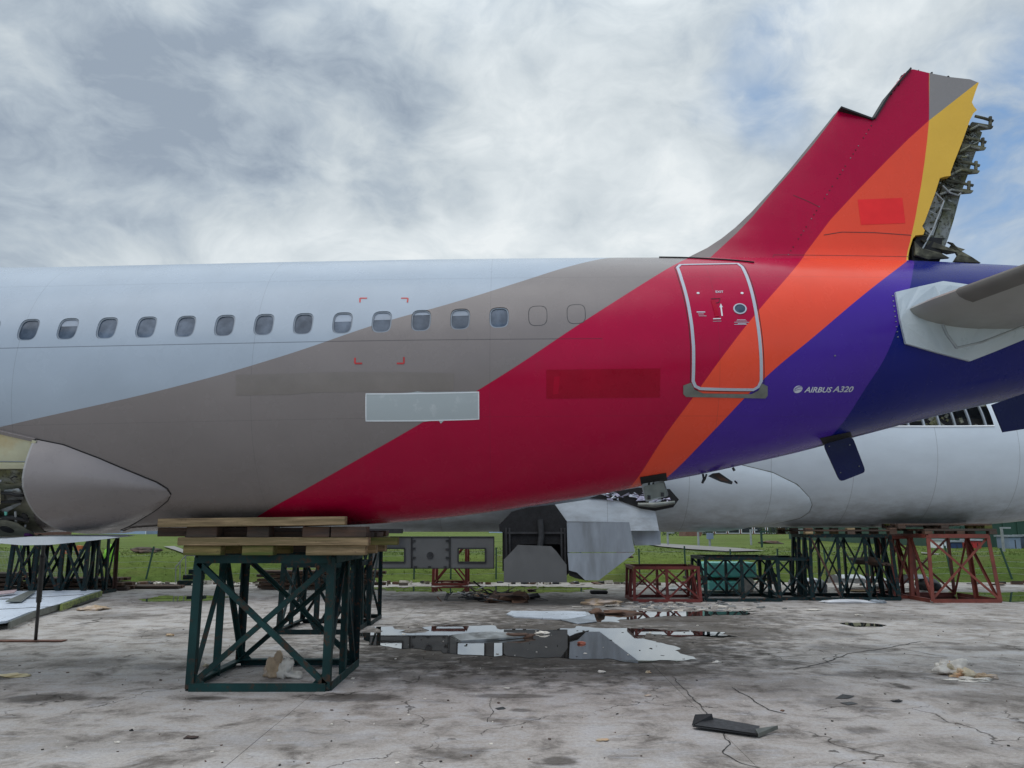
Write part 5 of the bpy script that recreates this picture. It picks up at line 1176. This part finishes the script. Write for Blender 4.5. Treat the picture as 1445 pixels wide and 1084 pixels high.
# many little bits scattered
random.seed(41)
bits = [(14, 956, 34, .04, 'primer', 'yellowish leaf of foil on the concrete at far left', 51), (289, 941, 8, .04, 'beige_foam', 'small cream lump left of the near green trestle', 52), (238, 898, 9, .05, 'beige_foam', 'cream lump on wet concrete behind the prop plate', 53),
        (268, 1043, 18, .02, 'brown_wood', 'brown splinter in the left foreground', 54), (851, 1046, 16, .015, 'beige_foam', 'flat cream chip in the middle foreground', 55), (915, 983, 9, .02, 'tan_foam', 'tan chip on dry concrete below the sky-bright puddle', 56),
        (1267, 991, 12, .02, 'black', 'black rubber crumb in the right foreground', 57), (185, 1032, 5, .02, 'black', 'tiny black crumb in the left foreground', 58), (165, 1049, 8, .015, 'white_cloth', 'tiny white and black flake in the left foreground', 59),
        (850, 950, 9, .03, 'white_cloth', 'small white pebble just below the long puddle', 60), (915, 950, 8, .03, 'beige_foam', 'cream pebble below the right end of the puddle', 61), (1012, 936, 12, .03, 'white_cloth', 'white chip beside the right tip of the puddle', 62),
        (1385, 869 + 88, 6, .02, 'white_cloth', 'white chip under the cream rag', 63), (124, 862, 36, .10, 'tan_foam', 'tan crumbs beneath the green ribbed wing end', 64), (277, 827, 12, .1, 'white_cloth', 'white lump by the far puddle left of the near trestle', 65),
        (222, 825, 9, .1, 'white_cloth', 'white lump at the edge of the grass at left', 66), (332, 828, 14, .1, 'white_cloth', 'white rag seen through the near trestle', 67), (1213, 869, 12, .03, 'white_cloth', 'white chip right of the small bright puddle', 68),
        (1150, 862, 20, .03, 'white_cloth', 'flat white chip before the low narrow green trestle', 69), (750, 834, 12, .06, 'brown_wood', 'brown chunk in the far puddle', 70), (715, 972, 8, .01, 'white_cloth', 'white crumb among the small dark puddle stains', 71)]
for (px_, py_, wd, h, m_, lb, sd_) in bits: foam(px_, py_, wd, h, M[m_], lb, 'scrap', sd_, 'scrap_piece')
# long pale sheet before the tall green trestle
lump('plastic_sheet', G(1193, 851), (1.6, .35, .10), M['white_paint'], 'long white plastic sheet on the ground before the tall green trestle', 'plastic sheet', None, 81, rough=.35)
lump('plastic_sheet', G(1238, 851), (.5, .3, .10), M['pale_panel'], 'pale blue crumpled plastic right of the long white sheet', 'plastic sheet', None, 82, rough=.6)
def scatter(name, n, fx, mats, zmax, kindlab, size=(.04, .25)):
    for m_ in mats:
        mb = MB()
        for i in range(n):
            c = fx(); s_ = random.uniform(*size) * random.random() ** .6; h = random.uniform(.005, zmax)
            mb.box(c + Vector((0, 0, h / 2)), (s_, s_ * random.uniform(.3, 1), h), Matrix.Rotation(random.uniform(0, 3.1), 3, 'Z') @ Matrix.Rotation(random.uniform(-.25, .25), 3, 'X'))
        o = mb.build(name, M[m_]); tag(o, kindlab, None, None, 'stuff')
scatter('rubble', 90, lambda: Vector((random.uniform(-26, 26), random.gauss(32.4, .35), 0)), ['white_cloth', 'dirt', 'brown_wood', 'dark_metal'], .14, 'rubble and litter along the far edge of the concrete', (.05, .5))
scatter('litter', 60, lambda: G(random.gauss(960, 60), random.uniform(850, 862)), ['white_cloth', 'bare_metal'], .04, 'light litter in front of the low red trestle', (.05, .4))
scatter('crumbs', 70, lambda: G(random.uniform(0, 1445), random.uniform(860, 1084)), ['crack', 'white_cloth', 'brown_wood'], .012, 'small crumbs strewn over the concrete', (.01, .05))
scatter('grit', 26, lambda: G(random.uniform(540, 1000), random.uniform(880, 932)), ['white_cloth', 'crack'], .02, 'bits lying in the puddle', (.02, .09))

# ------------------------------------------------------------------ stores behind the trestles
tb = empty('teal_boat', G(1040, 840), 'turquoise panel stack lying behind the low green trestle', 'panel stack')
A_ = PY(992, 792, 28.6); MB().box(((PY(992, 790, 28.6).x + PY(1060, 790, 28.6).x) / 2, 28.6, .78), (PY(1060, 790, 28.6).x - PY(992, 790, 28.6).x, 1.2, .5), bev=.05).build('panel', M['teal'], tb)
MB().box(((PY(992, 790, 28.4).x + PY(1032, 790, 28.4).x) / 2, 28.4, .26), (PY(1032, 790, 28.4).x - PY(992, 790, 28.4).x, 1.4, .3), bev=.04).build('panel', M['teal'], tb)
MB().box(((PY(992, 790, 28.6).x + PY(1060, 790, 28.6).x) / 2, 28.7, .47), (3., 1., .08)).build('spacer', M['dark_wood'], tb)
def junk(label, px0, px1, y0, y1, Y, mt, seed):
    a, b = PY(px0, y1, Y), PY(px1, y0, Y); wd, h = b.x - a.x, max(.1, b.z - max(a.z, 0)); o = lump('sheet_pile', ((a.x + b.x) / 2, Y, 0), (wd, 1.2, b.z), mt, label, 'scrap panel', None, seed, rough=.3); return o
def curved_panel(label, px0, px1, ytop, Y, mt, lean=.25):
    a, b = PY(px0, ytop, Y), PY(px1, ytop, Y); n = 10; mb = MB(); vs = []
    for s_ in (0, 1):
        for i in range(n + 1):
            t_ = i / n; th = R(15 + 120 * t_); vs.append(Vector((a.x + (b.x - a.x) * s_, Y + .55 - .9 * math.cos(math.pi - th) * .8, max(.02, a.z * math.sin(th) ** .7 - (0 if t_ < .5 else .0)))))
    fs = [(i, i + 1, n + 2 + i, n + 1 + i) for i in range(n)]; mb.add(vs, fs); mb2 = MB(); mb2.add(vs, fs); mb2.add([v + Vector((0, .02, -.03)) for v in vs], fs)
    o = mb2.build('curved_panel', mt, smooth=True); return tag(o, label, 'skin panel', 'skin panels stored behind the trestles')
curved_panel('white curved skin panel behind the low narrow green trestle', 1128, 1158, 817, 29.0, M['white_paint']); curved_panel('white curved skin panel behind the tall green trestle, left one', 1186, 1222, 812, 29.2, M['white_paint'])
curved_panel('white curved skin panel behind the tall green trestle, right one', 1222, 1252, 815, 29.5, M['white_paint']); curved_panel('grey-white curved panel seen through the tall rusty red trestle', 1288, 1312, 812, 29.0, M['pale_panel'])
for i, (p0, p1, y_, m_, lb) in enumerate(((1150, 1162, 818, 'pale_panel', 'upright pale panel left inside the tall green trestle view'), (1034, 1062, 806, 'white_cloth', 'white crumpled heap behind the low green trestle'), (1240, 1262, 822, 'grey_panel', 'grey box between white curved panels'), (1300, 1322, 814, 'dark_metal', 'dark machinery lump behind the tall rusty red trestle'), (935, 975, 828, 'bare_metal', 'grey scrap heap inside the low red trestle'))):
    junk(lb, p0, p1, y_, 845, 28.3 + i * .3, M[m_], 90 + i)
def stack(label, px0, px1, ytop, Y, n, mt, group='timber stacks by the grass edge'):
    a, b = PY(px0, ytop, Y), PY(px1, ytop, Y); t = empty('timber_stack', ((a.x + b.x) / 2, Y, 0), label, 'timber stack', group); H_ = a.z; hh = H_ / n
    for i in range(n):
        for j in range(3):
            L_ = (b.x - a.x) * random.uniform(.75, 1.05); piece(t, 'board', ((a.x + b.x) / 2 + random.uniform(-.3, .3), Y + j * .32, hh * (i + .5)), (L_, .28, hh * .72), M[random.choice(mt)], random.uniform(-.04, .04))
    return t
stack('dark brown timber stack seen through the near trestle', 362, 535, 805, 29.5, 5, ['brown_wood', 'dark_wood']); stack('dark board stack at the far left edge', -60, 30, 808, 28.6, 4, ['brown_wood', 'dark_wood', 'dark_wood'])
stack('low dark board stack behind the far left trestle', 34, 178, 815, 29.0, 3, ['brown_wood', 'dark_wood']); stack('single layer of boards on the grass edge left of the steps', 170, 250, 826, 29.8, 1, ['brown_wood', 'dark_wood']); 
stack('brown boards lying under the white curved panels', 1190, 1262, 833, 28.4, 2, ['brown_wood', 'pale_wood'])
# steps with railing
st = empty('metal_steps', G(268, 826), 'small dark green steps with a grey handrail at the edge of the grass', 'steps'); Y0 = 31.6
for i in range(3): x0, x1 = PY(254 + i * 3, 800, Y0).x, PY(284, 800, Y0).x; MB().box(((x0 + x1) / 2, Y0 + i * .3, .1 + i * .2), (x1 - x0, .32, .18)).build('step', M['dark_green_steel'], st)
for (p, q) in (((248, 822), (248, 800)), ((248, 800), (262, 784)), ((262, 784), (262, 812)), ((262, 784), (276, 784)), ((275, 784), (275, 812)), ((254, 793), (254, 820))): MB().tube([PY(*p, Y0), PY(*q, Y0)], .022, 6).build('rail', M['galv'], st)

# ------------------------------------------------------------------ fence
fe = empty('wire_fence', (0, 34, 0), 'low green wire fence with leaning posts along the grass edge', 'fence'); random.seed(8)
posts = [(-12, 3), (20, 2), (108, 0), (205, 5), (270, 3), (338, 2), (420, 0), (486, 2), (584, 0), (636, 0), (700, 0), (820, 0), (903, 0), (968, 0), (1033, 0), (1100, 0), (1168, -1), (1230, 0), (1293, 0), (1345, -4), (1430, -8), (1500, -3)]
tops_ = []
for px_, ln in posts:
    Yp = 33.6; b_ = Vector((PY(px_, 820, Yp).x, Yp, -.05)); t_ = Vector((b_.x + ln * .045, Yp + .05, 1.42 + random.uniform(-.08, .1))); MB().bar(b_, t_, .06, .05).build('fence_post', M['fence_green'], fe); tops_.append(t_)
mbw = MB()
for z_ in (.35, .6, .85, 1.1, 1.28):
    for a, b_ in zip(tops_[:-1], tops_[1:]):
        if mnoise.noise(Vector((a.x, z_ * 3, 0))) < -.15: continue
        A_ = Vector((a.x, a.y, z_)); B_ = Vector((b_.x, b_.y, z_)); mid = (A_ + B_) / 2 - Vector((0, 0, .05)); mbw.tube([A_, mid, B_], .007, 4)
o = mbw.build('fence_wires', M['galv'], fe); o['kind'] = 'stuff'
mbw = MB(); xa, xb = PY(-40, 800, 33.5).x, PY(142, 800, 33.5).x; n = 90
for i in range(n): x_ = xa + (xb - xa) * i / n; mbw.tube([(x_, 33.5, .05), (x_, 33.5, 1.25)], .007, 3)
for z_ in (.1, .4, .7, 1., 1.25): mbw.tube([(xa, 33.5, z_), (xb, 33.5, z_)], .009, 3)
o = mbw.build('welded_mesh_fence', M['galv']); tag(o, 'pale welded mesh fence panel at the left behind the far trestle', 'fence panel')
j = lump('hi_vis_jacket', (PY(157, 790, 33.1).x, 33.1, .85), (.6, .25, .62), M['lime'], 'lime green cloth hung on the fence behind the far left trestle', 'cloth', None, 33, rough=.6)
# orange machine behind
om = empty('orange_machine', (PY(98, 790, 38).x, 38, 0), 'orange machine frame in the grass behind the far left trestle', 'machine')
for (p, q) in (((88, 795), (90, 770)), ((96, 795), (97, 769)), ((110, 785), (113, 770)), ((88, 788), (98, 788)), ((88, 779), (100, 779))): MB().bar(PY(*p, 38), PY(*q, 38), .22, .2).build('frame_bar', M['orange_mach'], om)
MB().box((PY(94, 790, 38).x, 38, .2), (1.4, 1.2, .5)).build('machine_base', M['orange_mach'], om)

# ------------------------------------------------------------------ paths and far buildings
def path(pts, z=.012, name='path'):
    o = MB().add([Vector((G(*p, BANK).x, G(*p, BANK).y, gz(G(*p, BANK).x, G(*p, BANK).y) + .05)) for p in pts], [tuple(range(len(pts)))]).build(name, M['path']); o['kind'] = 'structure'; o.location.z = .02; return o
path([(915, 770.5), (935, 769.6), (1000, 773.0), (1040, 775.2), (1080, 779), (1030, 780), (975, 777), (930, 773)])
path([(231, 771), (246, 770.5), (258, 775), (270, 782), (262, 783), (246, 776)]); path([(380, 782), (420, 776), (470, 774.5), (470, 776), (430, 779), (392, 786)]); path([(1150, 799.5), (1190, 799), (1196, 801), (1152, 801.5)])
path([(1300, 781), (1700, 785), (1700, 787), (1300, 782.2)]); 
for (px_, py_, wd) in ((720 + 162, 786.5, 20), (207, 779.5, 24), (1228, 797, 26), (1090, 768, 30)):
    c = G(px_, py_, BANK); o = lump('ground_cover', c, (wd * c.y / 1085, 2.2, .25), M['dark_wood'], 'dark manhole mound in the grass', None); o['kind'] = 'stuff'
def building(label, px0, px1, Y, h, mt, depth=12, cat='building', wins=None, band=None, roof=True, wmat='glass_dark'):
    x0, x1 = PY(px0, 760, Y).x, PY(px1, 760, Y).x; b = empty('building', ((x0 + x1) / 2, Y + depth / 2, 0), label, cat)
    hw = band[0] if band else h
    MB().box(((x0 + x1) / 2, Y + depth / 2, hw / 2 - .1), (x1 - x0, depth, hw + .2)).build('wall', mt, b)
    if band: MB().box(((x0 + x1) / 2, Y + depth / 2, (h + hw) / 2), (x1 - x0 + .2, depth + .2, h - hw)).build('upper_wall', M[band[1]], b)
    if roof: MB().box(((x0 + x1) / 2, Y + depth / 2, h + .15), (x1 - x0 + .8, depth + .8, .3)).build('roof', M['galv'], b)
    if wins:
        n, wz0, wz1, ww = wins
        for i in range(n):
            xc = x0 + (x1 - x0) * (i + .5) / n; fr = MB().box((xc, Y - .03, (wz0 + wz1) / 2), (ww, .1, wz1 - wz0)).build('window', M['white_paint'], b)
            MB().box((xc, Y - .07, (wz0 + wz1) / 2), (ww - .25, .08, wz1 - wz0 - .25)).build('pane', M[wmat], fr)
    if band and band[1] == 'cream_wall':     # sheeting ribs
        mb = MB(); n = int((x1 - x0) / .9)
        for i in range(n): mb.box((x0 + (i + .5) * .9, Y - .13, (h + hw) / 2), (.12, .08, h - hw - .2)); 
        mb.build('sheeting_rib', M['cream_wall'], b)
        mb = MB()
        for i in range(n): mb.box((x0 + (i + .5) * .9, Y - .03, hw / 2), (.12, .08, hw - .1))
        mb.build('wall_rib', mt, b)
    return b
building('long brown brick building far behind the low trestles', 990, 1285, 150, 5.5, M['brick'], 14, wins=(16, 1.2, 3.2, 2.2))
building('large warehouse with cream upper and dark green lower wall at far right', 1348, 1900, 50, 6.2, M['green_wall'], 30, 'warehouse', band=(2.85, 'cream_wall'))
building('low olive yellow building seen through the tall red trestle', 1276, 1340, 96, 3.0, M['olive_wall'], 10, wins=(4, .6, 2.4, 1.4))
building('low pale blue building at left, far beyond the grass', 120, 205, 140, 3.0, M['blue_wall'], 12, roof=False); building('low navy blue building beside the pale blue one', 205, 252, 139, 2.9, M['navy_wall'], 12, wins=(2, .6, 2.2, 3.0), roof=False, wmat='blue_grey')
building('small dark brick hut in the grass behind the low trestles', 968, 990, 100, 2.3, M['brick'], 4, 'hut', None, None, False); building('brown brick houses at far left edge', -200, 38, 120, 4.0, M['brick'], 12, wins=(8, .8, 2.2, 2))
building('pale low building at left beyond the puddle, right of the leaning prop', 252, 420, 160, 4, M['cream_wall'], 12, wins=(8, 1, 2.6, 2))
building('small blue building glimpsed left of the open wheel bay', 690, 760, 190, 5.0, M['blue_wall'], 14, wins=(3, 1.4, 3.4, 2.6))
def cab(label, px0, px1, ytop, ybase, mt, name='equipment_cabinet', cat='cabinet', lid=True):
    Y = min(48, G((px0 + px1) / 2, ybase, BANK).y); a, b_ = PY(px0, ytop, Y), PY(px1, ytop, Y); c = empty(name, ((a.x + b_.x) / 2, Y, 0), label, cat)
    MB().box(((a.x + b_.x) / 2, Y, a.z / 2), (b_.x - a.x, 1.2, a.z), bev=.04).build('body', mt, c)
    if lid: MB().box(((a.x + b_.x) / 2, Y, a.z + .05), (b_.x - a.x + .15, 1.35, .1)).build('lid', M['pale_panel'], c)
    MB().box(((a.x + b_.x) / 2, Y - .61, a.z * .5), (.04, .03, a.z * .8)).build('door_seam', M['dark_metal'], c); return c
cab('blue-grey cabinet before the dark green warehouse wall', 1414, 1431, 757.5, 774, M['blue_grey']); cab('second blue-grey cabinet cut by the right edge of the photo', 1440, 1458, 757, 774, M['blue_grey'])
cab('bright red cabinet seen through the tall rusty red trestle', 1365, 1376, 763, 773.5, M['red_box']); cab('white cabinet left of the red one, seen through the trestle', 1319, 1328, 763, 772, M['white_paint'])
cab('dark blue waste container before the warehouse, left of the red cabinet', 1334, 1350, 765, 772, M['navy_wall'])
random.seed(17)
for (px_, yt, yb, m_, lb) in ((985, 750, 772, 'galv', 'grey lamp post right of the small brick hut'), (942, 752, 771, 'galv', 'thin grey post left of the small brick hut'), (1001, 752, 773, 'galv', 'post with a pale blue signboard beyond the path'),
                              (1059, 748, 770, 'galv', 'thin pale post in the grass above the low green trestle'), (1074, 750, 773, 'fence_green', 'short dark post beside the thin pale one'), (1127, 747, 768, 'galv', 'pale lamp post left of the tall green trestle'), (1413, 745, 778, 'galv', 'pale post left of the blue-grey cabinet')):
    Y = G(px_, yb, BANK).y; a = PY(px_, yt, Y); p = empty('lamp_post', (a.x, Y, 0), lb, 'post'); MB().tube([(a.x, Y, 0), (a.x, Y, a.z)], .07, 8).build('pole', M[m_], p)
    if 'sign' in lb: MB().box((a.x, Y - .1, a.z - .2), (.42, .05, .36)).build('board', M['blue_grey'], p)
    else: MB().box((a.x + .2, Y, a.z), (.5, .15, .08)).build('lamp_head', M[m_], p)
# grass tufts near the edge
mb = MB(); random.seed(77)
for i in range(9000):
    x_ = random.uniform(-34, 36); y_ = 33.3 + random.random() ** 1.5 * 16; z0 = gz(x_, y_) - .01; q_ = .6 + .8 * (mnoise.noise(Vector((x_ * .8, y_ * .8, 1))) + .5)
    for k_ in range(3):
        a = random.uniform(0, 6.28); r_ = random.uniform(.02, .10); h = random.uniform(.02, .085) * q_; bx, by = x_ + math.cos(a) * r_, y_ + math.sin(a) * r_; dx_, dy_ = random.uniform(-.05, .05), random.uniform(-.05, .05); b0 = len(mb.v)
        mb.v += [(bx - .015, by, z0), (bx + .015, by, z0), (bx + dx_, by + dy_, z0 + h)]; mb.f.append((b0, b0 + 1, b0 + 2))
me_ = bpy.data.meshes.new('grass_tufts'); me_.from_pydata(mb.v, [], mb.f); o = link('grass_tufts', me_, M['grass']); tag(o, 'short rough grass along the edge of the field', 'grass', None, 'stuff')

for (p0, p1, Y, h) in ((925, 1010, 130, 1.3), (1075, 1150, 135, 1.2), (1150, 1330, 120, .9), (250, 330, 150, 2.0)):
    mb = MB(); a, b_ = PY(p0, 760, Y).x, PY(p1, 760, Y).x; n = int((b_ - a) / .25)
    for i in range(n * 14):
        c = Vector((random.uniform(a, b_), Y + random.uniform(0, 1.5), gz(0, 60) - .1 + random.uniform(0, h))); mb.add([c + Vector([random.uniform(-.25, .25) for _ in range(3)]) for _ in range(3)], [(0, 1, 2)])
    o = mb.build('hedge', M['hedge']); o['kind'] = 'stuff'; o['label'] = 'low dark hedge far across the grass'
for i in range(7):
    c = G(675 + i * 11, 846 + (i % 3) * 2); o = lump('scrap_lump', c, (random.uniform(.5, 1.1), .5, random.uniform(.12, .34)), M[('dark_metal', 'shade_scrap_black', 'brown_wood')[i % 3]], None, None, None, 60 + i, rough=1.0, sub=2)
    for p_ in o.data.polygons: p_.use_smooth = False
    o.location -= pile.location; o.parent = pile
